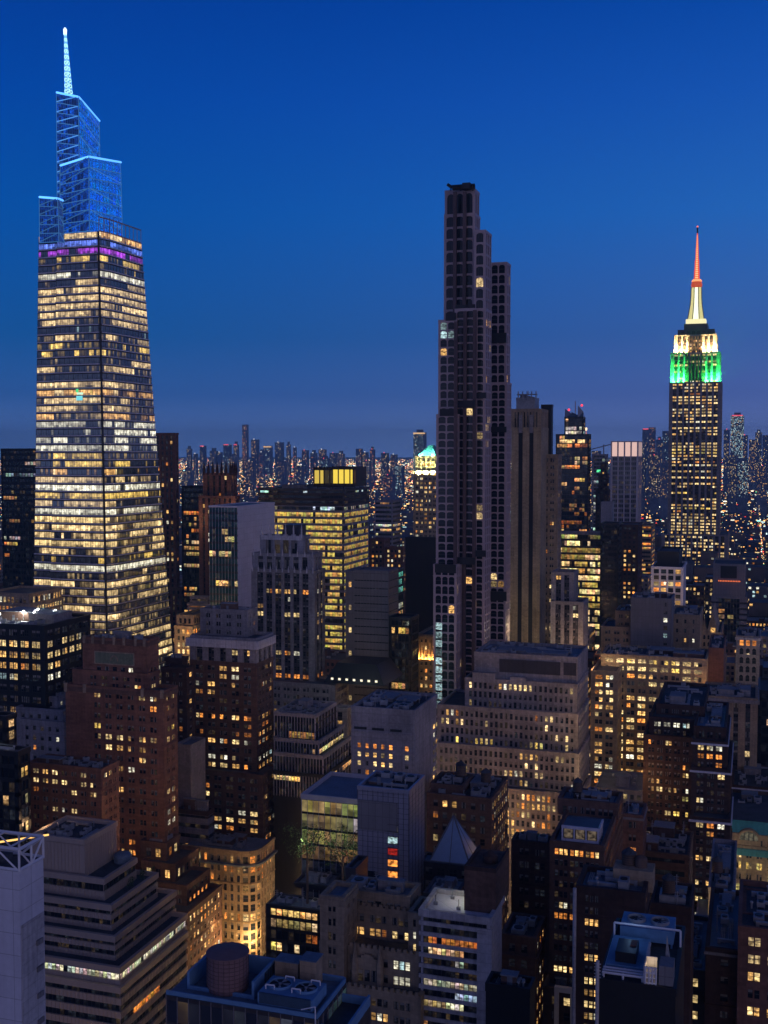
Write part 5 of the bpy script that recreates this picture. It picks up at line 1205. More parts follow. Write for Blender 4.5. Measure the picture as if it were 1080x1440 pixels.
for k in range(4): m.obox(F, (c-a)*k/3-.18, (c-a)*k/3+.18, .05, .3, Z+.1, Z+3.9)
m.obox(F, -.2, c-a+.2, .05, .42, Z+3.4, Z+4.1); m.obox(F, -.2, c-a+.2, .05, .36, Z+.1, Z+1.0); m.box(c, c+.4, Yq-.4, Yq+7, Z+3.4, Z+4.1, bottom=True)
for k in range(4): m.box(c, c+.25, Yq+k*2.2, Yq+k*2.2+.3, Z+.1, Z+3.4)
m.build('penthouse_frame', ['panel_white'], pc); m = MB()
for k in range(3): m.opane(F, (c-a)*k/3+.4, (c-a)*(k+1)/3-.4, .08, Z+1.1, Z+3.3, 0, (.10, .075, .05))
m.build('penthouse_window', ['glass'], pc)
b.finish()
B('red_lit_roof_building', 'narrow brick building whose small roof deck glows red', 335, [(876, 903, 908, 1152, 0, dict(roof='roof_blue', cornice=('panel_grey', .3, .4)))], PUN(wall='brick_red', fh=3.8, bw=3.4, k=2, ww=.6, wh=.5, lit=.12, pal='orange'), [(-1, 3, 1, 2)])
lamp(892, 1142, 339, e=500, c=(1, .15, .08), r=.3)
B('dark_block_by_alley', 'dark brick block with dim windows left of the penthouse building', 305, [(721, 776, 781, 1192, 0, dict(roof='roof_tar'))], PUN(wall='brick_dark', fh=3.6, bw=4, k=2, ww=.6, wh=.5, lit=.05, pal='white', rows={8: (.5, 'cool')}), [(-1, 8, 1, 3)])
B('tan_wall_low_building', 'low brick building with a long dim window row behind the tan lit wall', 340, [(893, 968, 973, 1208, 0, dict(roof='roof_tar'))], dict(type='band', wall='brick_brown', sp='brick_brown', fh=4, bw=2, wh=.4, lit=.1, pal='warm'), [(-1, 14, 2, 4)])
lamp(948, 1192, 352, e=900, c=(1, .75, .4), r=.3)

b = B('tan_penthouse_building', 'black brick building with a tan rooftop room and tall pale corner vent pipe', 212,
  [(812, 905, 912, 1264, 0, dict(roof='roof_blue', st=dict(blank=[(.28, 1)], k=3, lit=.35, rows={1: (.0, 'warm'), 2: (.9, 'warm'), 3: (0, 'warm'), 5: (.9, 'pale'), 6: (.2, 'pale'), 7: (.9, 'pale'), 9: (.9, 'pale')})))], PUN(wall='brick_dark', fpx=17, bpx=25, k=3, ww=.72, wh=.58, lit=.2, pal='warm'), [(-1, 5, 0, 2)], fin=False)
X0, X1, Y0, Y1, Z = b.blocks[-1]
m = MB(); a, c = px_x(862, 1255, Y0+6), px_x(918, 1255, Y0+6); m.box(a, c, Y0+6, Y0+11, Z-1, Z+3.0); m.build('roof_room', ['stone_tan'], b.root)
m = MB(); m.lathe(X0-.4, Y0-.8, [(.35, 0), (.35, Z+.8)], 8); m.build('vent_riser', ['concrete_pale'], b.root)
m = MB(); m.lathe(a+5, Y0+8.6, [(1.2, Z+3.0), (1.2, Z+4.6), (.9, Z+4.9), (.1, Z+5.3)], 14); m.build('roof_drum', ['wood_tank'], b.root); b.finish()
B('sunken_dark_roof', 'dark tar roof with a pale rim right of the tan rooftop room', 220, [(915, 972, 976, 1284, 3, dict(roof='roof_tar')), ], dict(type='blank', wall='brick_dark'), [(-1, 10, 1, 2)])
B('grey_gap_building', 'grey block with a narrow glowing light well on its left side', 290, [(996, 1033, 1035, 1258, 0, dict(roof='roof_membrane'))], dict(type='blank', wall='concrete_grey'), [(-1, 4, 1, 2)])
lamp(990, 1290, 285, e=1500, c=(1, .6, .2), r=.3); lamp(987, 1240, 300, e=1200, c=(1, .6, .2), r=.3)
B('red_corner_building', 'red brown brick building with lit windows at the lower right edge', 226, [(1040, 1110, None, 1318, 0, dict(depth=26)), (1046, 1110, None, 1298, 9, dict(depth=14))], PUN(wall='brick_red', fh=3.6, bw=4.6, k=2, ww=.6, wh=.5, lit=.35, pal='warm', rows={0: (.7, 'pale'), 1: (.8, 'pale'), 3: (.3, 'white')}), [(0, 5, 0, 2)])
lamp(1068, 1296, 222, e=60, c=(1, .5, .15), r=.2, name='wall_lamp')
B('black_banded_building', 'black building crossed by thin pale ledges at the lower right', 236, [(994, 1044, None, 1345, 0, dict(depth=34, roof='roof_blue', cornice=('concrete_grey', .3, .3)))], PUN(wall='brick_dark', fh=3.6, bw=5, ww=.3, wh=.4, lit=.12, pal='white'), [(-1, 5, 1, 2)])
B('blue_ledge_building', 'small building with a blue ledge and three lit windows at the bottom right', 246, [(952, 994, None, 1372, 0, dict(depth=30, roof='roof_blue'))], PUN(wall='spandrel_dark', fh=3.6, bw=4.4, k=2, ww=.6, wh=.5, lit=.4, pal='warm'), [(-1, 4, 1, 2)])
B('alley_terrace_building', 'low side building with a warm lit flank in the gap at lower centre right', 262, [(706, 752, 765, 1325, 0, dict(roof='roof_tar'))], PUN(wall='brick_brown', fh=3.6, bw=3, ww=.5, lit=.12, right=dict(lit=.7)), [(-1, 7, 1, 2)])
b = B('dark_machine_roof', 'black roof packed with tanks and ducts at the bottom centre right', 205, [(683, 745, 752, 1400, 0, dict(roof='roof_tar')), ], dict(type='blank', wall='black_metal'), [(-1, 26, 3, 2.5)])
B('white_beam_building', 'dark block carrying a pale steel beam beside the alley at the bottom', 285, [(766, 812, None, 1400, -24, dict(depth=20))], PUN(wall='brick_dark', lit=.05, fh=3.6, bw=3.4), [(-1, 4, 1, 2)])

# ------------------------------------------------------------------ nearest roofs
def pale_slab():
    b = Bld('pale_slab_building', 'plain lavender grey slab with a white steel truss around its roof at the lower left', 'building', 172)
    X0, X1, Y0, Y1, Z = b.rect(-70, 27, 61, 1226, 0)
    b.block(X0, X1, Y0, Y1, 0, Z, dict(type='blank', wall='panel_white'), None, 'roof_tar', 0)
    m = MB(); F = ((X1, Y0), (0, 1), (1, 0)); w = Y1-Y0
    for k in range(9): m.obox(F, w*.62, w*.86, .05, .4, Z-13-k*4.2, Z-12.2-k*4.2)
    m.build('louvre_vent', ['panel_grey'], b.root)
    m = MB(); m.obox(F, .25, w-.25, .04, .12, 0, Z-8.4); m.build('side_panel', ['concrete_pale'], b.root)
    m = MB(); h = 3.4; x0 = X1-22
    for a, c in (((x0, Y0), (X1, Y0)), ((X1, Y0), (X1, Y1)), ((X1, Y1), (x0, Y1))):
        A = Vector((*a, Z)); C = Vector((*c, Z)); up = Vector((0, 0, h)); m.bar(A+up, C+up, .22); m.bar(A+Vector((0, 0, .2)), C+Vector((0, 0, .2)), .2)
        n = max(2, round((C-A).length/4.5))
        for k in range(n):
            p, q = A.lerp(C, k/n), A.lerp(C, (k+1)/n); m.bar(p, p+up, .16); m.bar(p if k % 2 else p+up, q+up if k % 2 else q, .13)
    for k in range(5): m.bar((x0+k*5, Y0, Z+h), (x0+k*5, Y1, Z+h), .13)
    m.build('roof_truss', ['steel_white'], b.root)
    m = MB(); m.box(x0+4, X1-4, Y0+4, Y1-4, Z+.1, Z+1.2); m.build('roof_deck', ['roof_tar'], b.root)
    m = MB(); m.bar((X1-9, Y0+6, Z+1.5), (X1-3, Y0+12, Z+1.5), .12, 0, (1.6, .9, .25)); m.build('light_strip', ['lamp'], b.root); b.finish()
pale_slab()

def machine_roof():
    b = Bld('blue_machine_roof_building', 'glass fronted building whose blue roof holds a large fan cooling unit at the bottom', 'building', 128)
    X0, X1, Y0, Y1, Z = b.rect(234, 446, None, 1434, 0, 9.5)
    b.block(X0, X1, Y0, Y1, 0, Z, dict(type='grid', wall='black_metal', sp='spandrel_dark', glass='glass_sky', fh=3.4, bw=1.5, wh=.93, lit=.15, pal='cool', s=.12, rec=.08, mg=.05, mt=.035, trim='panel_grey', rows={0: (.3, 'cool'), 1: (.3, 'cool')}), Z-40, 'roof_blue', 0)
    m = MB(); t = .3; h = 2.2; xm = X0+(X1-X0)*.53; xl_ = X0+(X1-X0)*.09
    m.box(xl_, xl_+t, Y0+2, Y1-1, Z, Z+h); m.box(xm, xm+t, Y0+2, Y1-1, Z, Z+h); m.box(xl_+t, xm, Y1-1.3, Y1-1, Z, Z+h); m.box(xl_+t, xm, Y0+2, Y0+2.25, Z, Z+.5)
    m.box(X0-.05, X1, Y0+.05, Y0+.25, Z, Z+.55); m.box(X1-.2, X1, Y0+.3, Y1, Z, Z+.6); m.box(xm+t, X1-.2, Y1-.3, Y1, Z, Z+.7)
    m.build('screen_wall', ['blue_steel'], b.root)
    m = MB()
    for k in range(6): m.box(xm+t+.01, xm+t+.05, Y0+5+k*.5, Y0+5.3+k*.5, Z+.7, Z+1.9)
    m.build('louvre', ['black_metal'], b.root)
    m = MB(); m.box(X1+.1, X1+3.6, Y0+.8, Y0+8, 0, Z-1.6); m.build('annex_wall', ['spandrel_dark'], b.root)
    m = MB(); m.box(X1+3.35, X1+3.6, Y0+.8, Y0+8, Z-1.58, Z-.3); m.box(X1+.1, X1+3.35, Y0+.8, Y0+1.0, Z-1.58, Z-.9); m.box(X1+.1, X1+3.35, Y0+7.8, Y0+8, Z-1.58, Z-.6); m.build('annex_parapet', ['blue_steel'], b.root)
    # blue cooling unit with two fans
    a0, a1 = X0+(X1-X0)*.60, X0+(X1-X0)*.955; m = MB(); zt = Z+1.7; y0_, y1_ = Y0+.7, Y0+5.2
    m.box(a0, a1, y0_, y1_, Z+.35, zt, 0, bottom=True)
    for k in range(12): m.box(a0+.2, a1-.2, y0_-.05, y0_, Z+.55+k*.11, Z+.6+k*.11, 1)
    for xx in (a0+.1, a1-.3):
        for yy in (y0_+.1, y1_-.3): m.box(xx, xx+.2, yy, yy+.2, Z, Z+.35, 1)
    cu = m.build('cooling_unit', ['blue_steel', 'black_metal'], b.root)
    for k in (0, 1):
        cx = a0+(a1-a0)*(.26+.48*k); cy = (y0_+y1_)/2+.2; R_ = (a1-a0)*.205
        m = MB(); i0 = len(m.v)
        m.lathe(cx, cy, [(R_, zt), (R_, zt+.3), (R_*.93, zt+.3), (R_*.93, zt+.06)], 24, 0); m.build('fan_ring', ['blue_steel'], cu)
        m = MB(); m.lathe(cx, cy, [(R_*.92, zt+.08), (R_*.9, zt+.09)], 24, 0); m.lathe(cx, cy, [(.18, zt+.1), (.18, zt+.25)], 10, 1)
        for j in range(5):
            a = 2*pi*j/5; m.poly([(cx+.15*cos(a), cy+.15*sin(a), zt+.2), (cx+R_*.85*cos(a-.2), cy+R_*.85*sin(a-.2), zt+.14), (cx+R_*.85*cos(a+.22), cy+R_*.85*sin(a+.22), zt+.26)], 1)
        m.build('fan', ['black_metal', 'unit_metal'], cu)
        m = MB()
        for sg in (-1, 1):
            pts = [(cx+sg*R_*.5-.55, cy+sg*R_*.95, zt+.5), (cx+sg*R_*.5+.55, cy+sg*R_*.95, zt+.5)]
            m.bar(pts[0], pts[1], .07)
            for p in pts: m.bar(p, (p[0], p[1], zt), .06)
        m.build('guard_rail', ['steel_white'], cu)
    m = MB(); m.bar((X0+(X1-X0)*.90, Y0-.1, Z+.9), (X0+(X1-X0)*.99, Y0-.1, Z+1.5), .05); m.bar((X0+(X1-X0)*.99, Y0-.1, Z+1.5), (X0+(X1-X0)*.99, Y0-.1, Z-1), .05); m.build('davit_arm', ['steel_white'], b.root)
    m = MB(); c0 = X0+(X1-X0)*.57; m.box(c0, c0+3.0, Y0+7, Y0+9, Z, Z+2.6); m.box(c0-.1, c0+3.1, Y0+6.9, Y0+9.1, Z+2.6, Z+2.72, 1, bottom=True); m.build('plant_room', ['stone_tan', 'roof_blue'], b.root)
    m = MB(); m.box(c0+3.4, c0+5.4, Y0+6.6, Y0+8.9, Z, Z+3.3); m.box(c0+3.3, c0+5.5, Y0+6.5, Y0+9.0, Z+3.3, Z+3.42, 1, bottom=True); m.build('stair_head', ['stone_tan', 'roof_blue'], b.root)
    b.finish()
    # the big brown tank stands in the screened pit
    c = Vector((X0+(X1-X0)*.32, Y0+3.9, Z)); R_ = 2.45; tk = empty('storage_tank', (c.x, c.y, Z+.06), 'large brown round tank inside the blue screened roof pit', 'tank'); m = MB()
    sh = []
    def rel(mb):   # tank parts are parented at its base
        mb.v = [(x, y, z) for x, y, z in mb.v]; return mb
    m.lathe(c.x, c.y, [(R_, Z+.1), (R_, Z+4.3)], 48); ts = rel(m).build('tank_shell', ['tank_brown'], tk)
    m = MB()
    for k in range(1, 9): m.lathe(c.x, c.y, [(R_+.0, Z+k*.48), (R_+.05, Z+k*.48+.03), (R_, Z+k*.48+.06)], 40)
    for k in range(24):
        a = 2*pi*k/24; m.bar((c.x+(R_+.02)*cos(a), c.y+(R_+.02)*sin(a), Z+.1), (c.x+(R_+.02)*cos(a), c.y+(R_+.02)*sin(a), Z+4.3), .03)
    m.build('tank_hoops', ['bay_dark'], ts); m = MB(); m.lathe(c.x, c.y, [(R_+.12, Z+4.3), (R_+.12, Z+4.42), (.3, Z+4.7)], 48); m.build('tank_lid', ['tank_brown'], ts)
machine_roof()

def fan_roof():
    b = Bld('blue_fan_roof_building', 'black building with a blue steel roof deck and twin fans at the lower right', 'building', 165)
    X0, X1, Y0, Y1, Z = b.rect(843, 950, 957, 1398, 0, 23); Y1 = Y0+23
    b.block(X0, X1, Y0, Y1, 0, Z, dict(type='blank', wall='black_metal'), None, 'roof_tar', .8); w = X1-X0
    m = MB(); x, y = X0-.3, Y0-.25; m.lathe(x, y, [(.28, 0), (.28, Z+3.5)], 8)
    for k in range(5): m.bar((x-.5, y, Z+3-k*.5), (x+.5, y, Z+3-k*.5), .06)
    m.build('vent_riser', ['concrete_pale'], b.root)
    m = MB(); zt = Z+2.9; m.box(X0+w*.12, X0+w*.88, Y1-8, Y1-2, Z+.8, zt, 0, bottom=True)
    for fx in (.14, .5, .84):
        for yy in (Y1-7.8, Y1-2.6): m.box(X0+w*fx, X0+w*fx+.3, yy, yy+.3, Z, Z+.8)
    ct = m.build('cooling_tower', ['blue_steel'], b.root)
    for k in (0, 1):
        cx, cy, R_ = X0+w*(.33+.34*k), Y1-5, w*.135; m = MB(); m.lathe(cx, cy, [(R_, zt), (R_, zt+.5), (R_*.9, zt+.5), (R_*.88, zt+.1)], 24, 0); m.build('fan_ring', ['unit_metal'], ct)
        m = MB(); m.lathe(cx, cy, [(R_*.86, zt+.12), (R_*.84, zt+.13)], 24, 0)
        for j in range(6):
            a = 2*pi*j/6; m.poly([(cx+.2*cos(a), cy+.2*sin(a), zt+.35), (cx+R_*.8*cos(a-.2), cy+R_*.8*sin(a-.2), zt+.2), (cx+R_*.8*cos(a+.2), cy+R_*.8*sin(a+.2), zt+.4)], 1)
        m.build('fan', ['black_metal', 'unit_metal'], ct)
    m = MB(); zz = Z+1.6; m.box(X0+w*.04, X0+w*.57, Y0+3.5, Y0+14.2, zz-.4, zz, 0, bottom=True); m.build('steel_deck', ['blue_steel'], b.root)
    m = MB()
    for yy in (Y0+1.0, Y0+1.9, Y0+2.8): m.bar((X0+w*.02, yy, zz-.3), (X0+w*.58, yy, zz-.3), .14)
    for fx in (.04, .3, .56): m.bar((X0+w*fx, Y0+.8, zz-.5), (X0+w*fx, Y0+14, zz-.5), .12); m.bar((X0+w*fx, Y0+1, Z), (X0+w*fx, Y0+1, zz-.3), .12)
    m.bar((X0+w*.04, Y0+14.6, zz+1.8), (X0+w*.98, Y0+14.6, zz+1.8), .14); m.bar((X0+w*.04, Y0+14.6, Z), (X0+w*.04, Y0+14.6, zz+1.8), .12); m.bar((X0+w*.98, Y0+14.6, Z), (X0+w*.98, Y0+14.6, zz+1.8), .12)
    m.build('deck_beam', ['steel_white'], b.root)
    m = MB(); m.box(X0+w*.16, X0+w*.44, Y0+4.5, Y0+9.5, zz+.02, zz+1.6); m.box(X0+w*.34, X0+w*.42, Y0+7, Y0+9, zz+1.6, zz+1.75, 1); m.build('plant_box', ['black_metal', 'brick_red'], b.root)
    m = MB(); xa, xb = X0+w*.60, X0+w*.74
    for k in range(5): m.bar((xa+.1, Y0+.3, Z+.2+k*.75), (xb-.1, Y0+.3, Z+.2+k*.75), .09)
    for k in range(4): m.bar((xa+(xb-xa)*k/3, Y0+.3, Z), (xa+(xb-xa)*k/3, Y0+.3, Z+3.4), .09)
    m.bar((xa, Y0+.3, Z), (xb, Y0+.3, Z+3.2), .08); m.build('stair_frame', ['steel_white'], b.root)
    m = MB(); m.box(xa, xb, Y0+2.4, Y0+2.6, Z, Z+4); m.box(xa-.25, xa, Y0+.3, Y0+9, Z, Z+3.4); m.build('stair_enclosure', ['concrete_pale'], b.root)
    m = MB(); m.box(xb+.4, X1-.4, Y0+.6, Y0+4, Z, Z+3.6); m.build('ribbed_screen', ['panel_grey'], b.root)
    m = MB(); m.poly([(xb+.8, Y0+5, Z), (xb+1.8, Y0+5, Z), (xb+1.2, Y0+5, Z+6.5)]); m.poly([(xb+1.8, Y0+5, Z), (xb+1.9, Y0+7, Z), (xb+1.2, Y0+5, Z+6.5)]); m.build('fin_vent', ['unit_metal'], b.root)
    b.finish(); lamp(loc=((xa+xb)/2, Y0+1.2, Z+3.4), e=70, c=(1, .75, .4), r=.15, name='stair_lamp')
    lamp(loc=(X0+w*.3, Y0+13, Z+5.2), e=70, c=(.35, .6, 1), r=.5, name='deck_lamp')
fan_roof()

# ------------------------------------------------------------------ water tanks on legs, the gable steel beam
def on_roof(px, py, d):
    c = P(px, py, d); best = 0
    for x0, x1, y0, y1, z in FOOT:
        if x0 <= c.x <= x1 and y0 <= c.y <= y1: best = max(best, z)
    return c.x, c.y, best
tank_src = None
def water_tank(x, y, z, R_, label):
    t = empty('water_tank', (x, y, z), label, 'water tank', 'rooftop water tanks'); R_ *= .72; h = R_*2
    for sx_, sy_ in ((1, 1), (-1, 1), (-1, -1), (1, -1)):
        m = MB(); m.bar((x+sx_*R_*.65, y+sy_*R_*.65, z), (x+sx_*R_*.6, y+sy_*R_*.6, z+2.2), .12); m.build('leg', ['black_metal'], t)
    m = MB(); m.box(x-R_*.95, x+R_*.95, y-R_*.95, y+R_*.95, z+2.2, z+2.45, bottom=True); m.build('platform', ['black_metal'], t)
    m = MB(); m.lathe(x, y, [(R_, z+2.45), (R_*.95, z+2.45+h)], 20); tk = m.build('tank', ['wood_tank'], t)
    m = MB()
    for k in range(6): m.lathe(x, y, [(R_*1.01, z+2.7+k*h/6.3), (R_*1.01, z+2.78+k*h/6.3)], 20)
    m.build('hoop', ['black_metal'], tk)
    m = MB(); m.lathe(x, y, [(R_*1.1, z+2.4+h), (R_*1.05, z+2.55+h), (.12, z+2.55+h+R_*.75)], 20); m.build('conical_roof', ['roof_tar'], tk)
for px, py, d, R_, lb in ((552, 1262, 266, 1.7, 'small pale wooden water tank on the flat blue roof before the metal panel block'), (683, 1150, 366, 2.2, 'dark water tank behind the pale pyramid'), (648, 1142, 366, 2.3, 'water tank with a pale cone roof left of the machine crowded roof'),
                          (884, 1258, 222, 1.9, 'dark water tank on the black brick building with the tan rooftop room'), (1008, 1262, 300, 2.0, 'dark water tank beside the glowing light well at the right'),
                          (940, 1290, 228, 1.8, 'dark water tank on the tar roof with a pale rim'), (718, 1396, 212, 1.6, 'low round tank with a pale lid among the machines at the bottom'), (812, 1128, 290, 1.7, 'water tank behind the white framed penthouse'), (955, 1118, 470, 2.4, 'dark water tank far back beside the white windowed brick block')):
    x, y, z = on_roof(px, py, d)
    if z > 5: water_tank(x, y, z+.05, R_, lb)
c = P(795, 1392, 262); g = empty('steel_gantry', (c.x, c.y, 0), 'pale steel gantry beam bridging the alley near the bottom right', 'gantry')
m = MB(); a = P(780, 1386, 262); e_ = P(810, 1390, 262); m.box(a.x, e_.x, a.y-.6, a.y+.6, e_.z-.5, e_.z+.6, bottom=True); m.build('beam', ['steel_white'], g)
m = MB(); m.box(e_.x-1, e_.x, a.y-.5, a.y+.5, 0, e_.z-.5); m.build('post', ['steel_white'], g)
m = MB(); m.box(a.x, a.x+1, a.y-.5, a.y+.5, 0, e_.z-.5); m.build('post', ['steel_white'], g)

# ------------------------------------------------------------------ ground, streets
AVX = (-171, -141)
m = MB(); m.quad((-40000, -2000, 0), (20000, -2000, 0), (20000, 55000, 0), (-40000, 55000, 0)); tag(m.build('ground', ['asphalt']), kind='structure')
m = MB(); m.quad((AVX[0], 0, .006), (AVX[1], 0, .006), (AVX[1], 3000, .006), (AVX[0], 3000, .006)); m.quad((-330, 0, .006), (-308, 0, .006), (-308, 3000, .006), (-330, 3000, .006)); tag(m.build('road', ['asphalt']), kind='structure')
m = MB()
for a, c in ((AVX[0]-5, AVX[0]), (AVX[1], AVX[1]+5)): m.box(a, c, 0, 3000, 0, .15)
tag(m.build('pavement', ['paving']), kind='structure')
m = MB()
for k in range(100):
    for lx in (-163.5, -156, -148.5): m.quad((lx-.08, 200+k*6, .011), (lx+.08, 200+k*6, .011), (lx+.08, 203+k*6, .011), (lx-.08, 203+k*6, .011))
tag(m.build('road_markings', ['paint_line']), kind='structure')
for k in range(11):
    y = 300+k*34; sd_ = k % 2; x = AVX[sd_]+(-1.2 if sd_ == 0 else 1.2)
    t = empty('street_lamp', (x, y, .15), 'tall street lamp shining orange along the avenue between the buildings', 'street lamp', 'street lamps along the avenue'); dx = 1 if sd_ == 0 else -1
    m = MB(); m.lathe(x, y, [(.14, .15), (.08, 8.5)], 8); m.bar((x, y, 8.5), (x+dx*2.6, y, 9.1), .06); m.build('pole', ['black_metal'], t)
    m = MB(); m.box(x+dx*2.2-.3, x+dx*2.2+.5, y-.2, y+.2, 8.95, 9.1); lh = m.build('lamp_housing', ['black_metal'], t)
    m = MB(); m.box(x+dx*2.2-.25, x+dx*2.2+.45, y-.17, y+.17, 8.8, 8.94, 0, (6, 3.4, 1.2), bottom=True); m.build('lamp_head', ['lamp'], lh)
    lamp(loc=(x+dx*2.4, y, 8.4), e=9000, c=(1, .60, .25), r=.25, name='street_lamp_light')
# street lighting of the cross streets
RS = random.Random(3)
for row in range(3, 9):
    for x in range(-520, 20, 45):
        if -0.75*row*80-20 < x < .02*row*80+10 and not any(a-2 < x < c+2 and d_-2 < row*80 < e_+2 for a, c, d_, e_, z_ in FOOT):
            lamp(loc=(x, row*80, 7), e=RS.uniform(2500, 7000), c=(1, RS.uniform(.5, .75), RS.uniform(.2, .45)), r=.6)
# warm glow rising from the side streets (shop fronts and street lamps down there)
for (px, py, d, e, c) in ((330, 1330, 395, 5500, (1, .55, .22)), (380, 1300, 400, 6500, (1, .58, .25)), (300, 1300, 392, 6000, (1, .55, .2)), (290, 1390, 340, 1500, (1, .6, .25)), (210, 1200, 362, 3500, (1, .6, .3)),
                          (255, 960, 600, 12000, (1, .6, .25)), (265, 880, 620, 12000, (1, .55, .2)), (835, 1000, 430, 2500, (1, .6, .3)), (838, 1080, 425, 3500, (1, .65, .3)), (707, 1160, 420, 5000, (1, .5, .2)),
                          (890, 900, 720, 20000, (1, .55, .2)), (820, 930, 530, 9000, (1, .6, .3)), (900, 1100, 398, 3000, (1, .55, .2)), (592, 960, 540, 5000, (1, .6, .2)), (480, 925, 505, 3500, (.9, 1, .8)), (60, 1160, 336, 1500, (1, .6, .3))):
    lamp(px, py, d, e=e, c=c, r=1.2)
lamp(742, 925, 540, e=3500, c=(1, .85, .5), r=1.5); lamp(725, 880, 545, e=1500, c=(1, .85, .5), r=1.5)
print('LAMPS', len([o for o in COL.objects if o.type == 'LIGHT']))

# ------------------------------------------------------------------ the streets in between: plain lower buildings
def overlaps(x0, x1, y0, y1, g=1.0):
    for a, c, d_, e, z in FOOT:
        if x0 < c+g and x1 > a-g and y0 < e+g and y1 > d_-g: return True
    return False
RF = random.Random(77); cells = []
def proj(p):
    v = Vector(p)-Vector((0, 0, H)); d = v.dot(FW); return 540+FPX*v.dot(RT)/d, 720-FPX*v.dot(UP)/d
for row in range(2, 21):
    for half in (0, 1):
        y0 = row*80+9+half*32; y1 = y0+29
        x = -0.80*y0-30
        while x < .03*y0+20:
            w = RF.uniform(18, 32); x0, x1 = x, x+w-.6; x += w
            if x0 < AVX[1]+5 and x1 > AVX[0]-5: continue
            if x0 < -308 and x1 > -330: continue
            if overlaps(x0, x1, y0, y1):
                if w > 22 and not overlaps(x0+5, x1-5, y0+4, y1-6): x0 += 5; x1 -= 5; y0_ = y0+4
                else: continue
            h = RF.uniform(14, 26) if y0 < 330 else RF.uniform(16, 44) if y0 < 500 else RF.uniform(22, 62) if y0 < 900 else RF.choice((RF.uniform(20, 50), RF.uniform(40, 85)))
            cells.append((x0, x1, y0, y1, h))
cells.sort(key=lambda c: c[2])
wallc = ['brick_brown', 'brick_dark', 'stone_tan', 'brick_red', 'concrete_grey', 'stone_grey', 'spandrel_dark']
rest = MB(); restm = ['far_wall', 'roof_tar', 'glass', 'far_wall_warm']; nind = 0
desc = {'brick_brown': 'brown brick', 'brick_dark': 'dark brick', 'stone_tan': 'tan stone', 'brick_red': 'red brick', 'concrete_grey': 'grey concrete', 'stone_grey': 'grey stone', 'spandrel_dark': 'dark clad'}
for (x0, x1, y0, y1, h) in cells:
    vis = proj(((x0+x1)/2, y0, h)); 
    if not (-60 < vis[0] < 1140): continue
    if vis[1] > 1500: continue
    wm = RF.choice(wallc); r = RF.random()
    if nind < 230 and y0 < 1300:
        nind += 1
        m = MB(); m.box(x0, x1, y0, y1, 0, h, 0)
        for q in ((x0, x1, y0, y0+.4), (x0, x1, y1-.4, y1), (x0, x0+.4, y0+.4, y1-.4), (x1-.4, x1, y0+.4, y1-.4)): m.box(*q, h, h+1, 0)
        m.quad((x0+.4, y0+.4, h+.05), (x1-.4, y0+.4, h+.05), (x1-.4, y1-.4, h+.05), (x0+.4, y1-.4, h+.05), 1)
        bx = RF.uniform(x0+2, x1-8); by = RF.uniform(y0+3, y1-10); bh = h+RF.uniform(2.5, 5); m.box(bx, bx+RF.uniform(4, 6), by, by+6, h, bh, 0); m.quad((bx, by, bh+.02), (bx+4, by, bh+.02), (bx+4, by+6, bh+.02), (bx, by+6, bh+.02), 1)
        for _ in range(4):
            ux, uy = RF.uniform(x0+1, x1-4), RF.uniform(y0+1, y1-4); m.box(ux, ux+RF.uniform(1, 2.5), uy, uy+RF.uniform(1, 2.5), h+.3, h+RF.uniform(1, 2), 2)
        nf = int(h/3.7); nb = max(3, int((x1-x0)/2.7)); p = RF.uniform(.1, .5)
        for F, Wd in ((((x0, y0), (1, 0), (0, -1)), x1-x0), (((x1, y0), (0, 1), (1, 0)), y1-y0)):
            nb = max(3, int(Wd/2.8)); bw = Wd/nb
            for i in range(nf):
                m.obox(F, 0, Wd, 0, .12, h-3.7*(i+1)-.3+.02, h-3.7*(i+1)+.25, 0)
                pr = p*RF.uniform(.3, 1.6)
                for k in range(nb): m.opane(F, k*bw+.7, (k+1)*bw-.7, .04, h-3.7*i-3.0, h-3.7*i-1.0, 3, pick(RF, 'amber' if r < .4 else 'pale', .8) if RF.random() < pr else dark(RF))
        root = m.build('low_building', [wm, RF.choice(('roof_tar', 'roof_blue', 'roof_membrane')), 'unit_metal', 'glass'], None)
        tag(root, f"lower {desc[wm]} building filling a gap between the taller towers", 'building', f'lower {desc[wm]} buildings between the towers')
    else:
        k0 = 0 if RF.random() < .6 else 3
        rest.box(x0, x1, y0, y1, 0, h, k0); rest.quad((x0, y0, h+.05), (x1, y0, h+.05), (x1, y1, h+.05), (x0, y1, h+.05), 1)
        for F, Wd in ((((x0, y0), (1, 0), (0, -1)), x1-x0), (((x1, y0), (0, 1), (1, 0)), y1-y0)):
            nb = max(3, int(Wd/3.4)); bw = Wd/nb; p = RF.uniform(.08, .35)
            for i in range(int(h/3.8)):
                for k in range(nb):
                    if RF.random() < p: rest.opane(F, k*bw+.6, (k+1)*bw-.6, .05, h-3.8*i-3, h-3.8*i-1, 2, pick(RF, RF.choice(('amber', 'pale', 'cool')), 1.0))
tag(rest.build('city_blocks', restm), 'dark lower city blocks with scattered lights beyond the towers', 'city', kind='stuff')

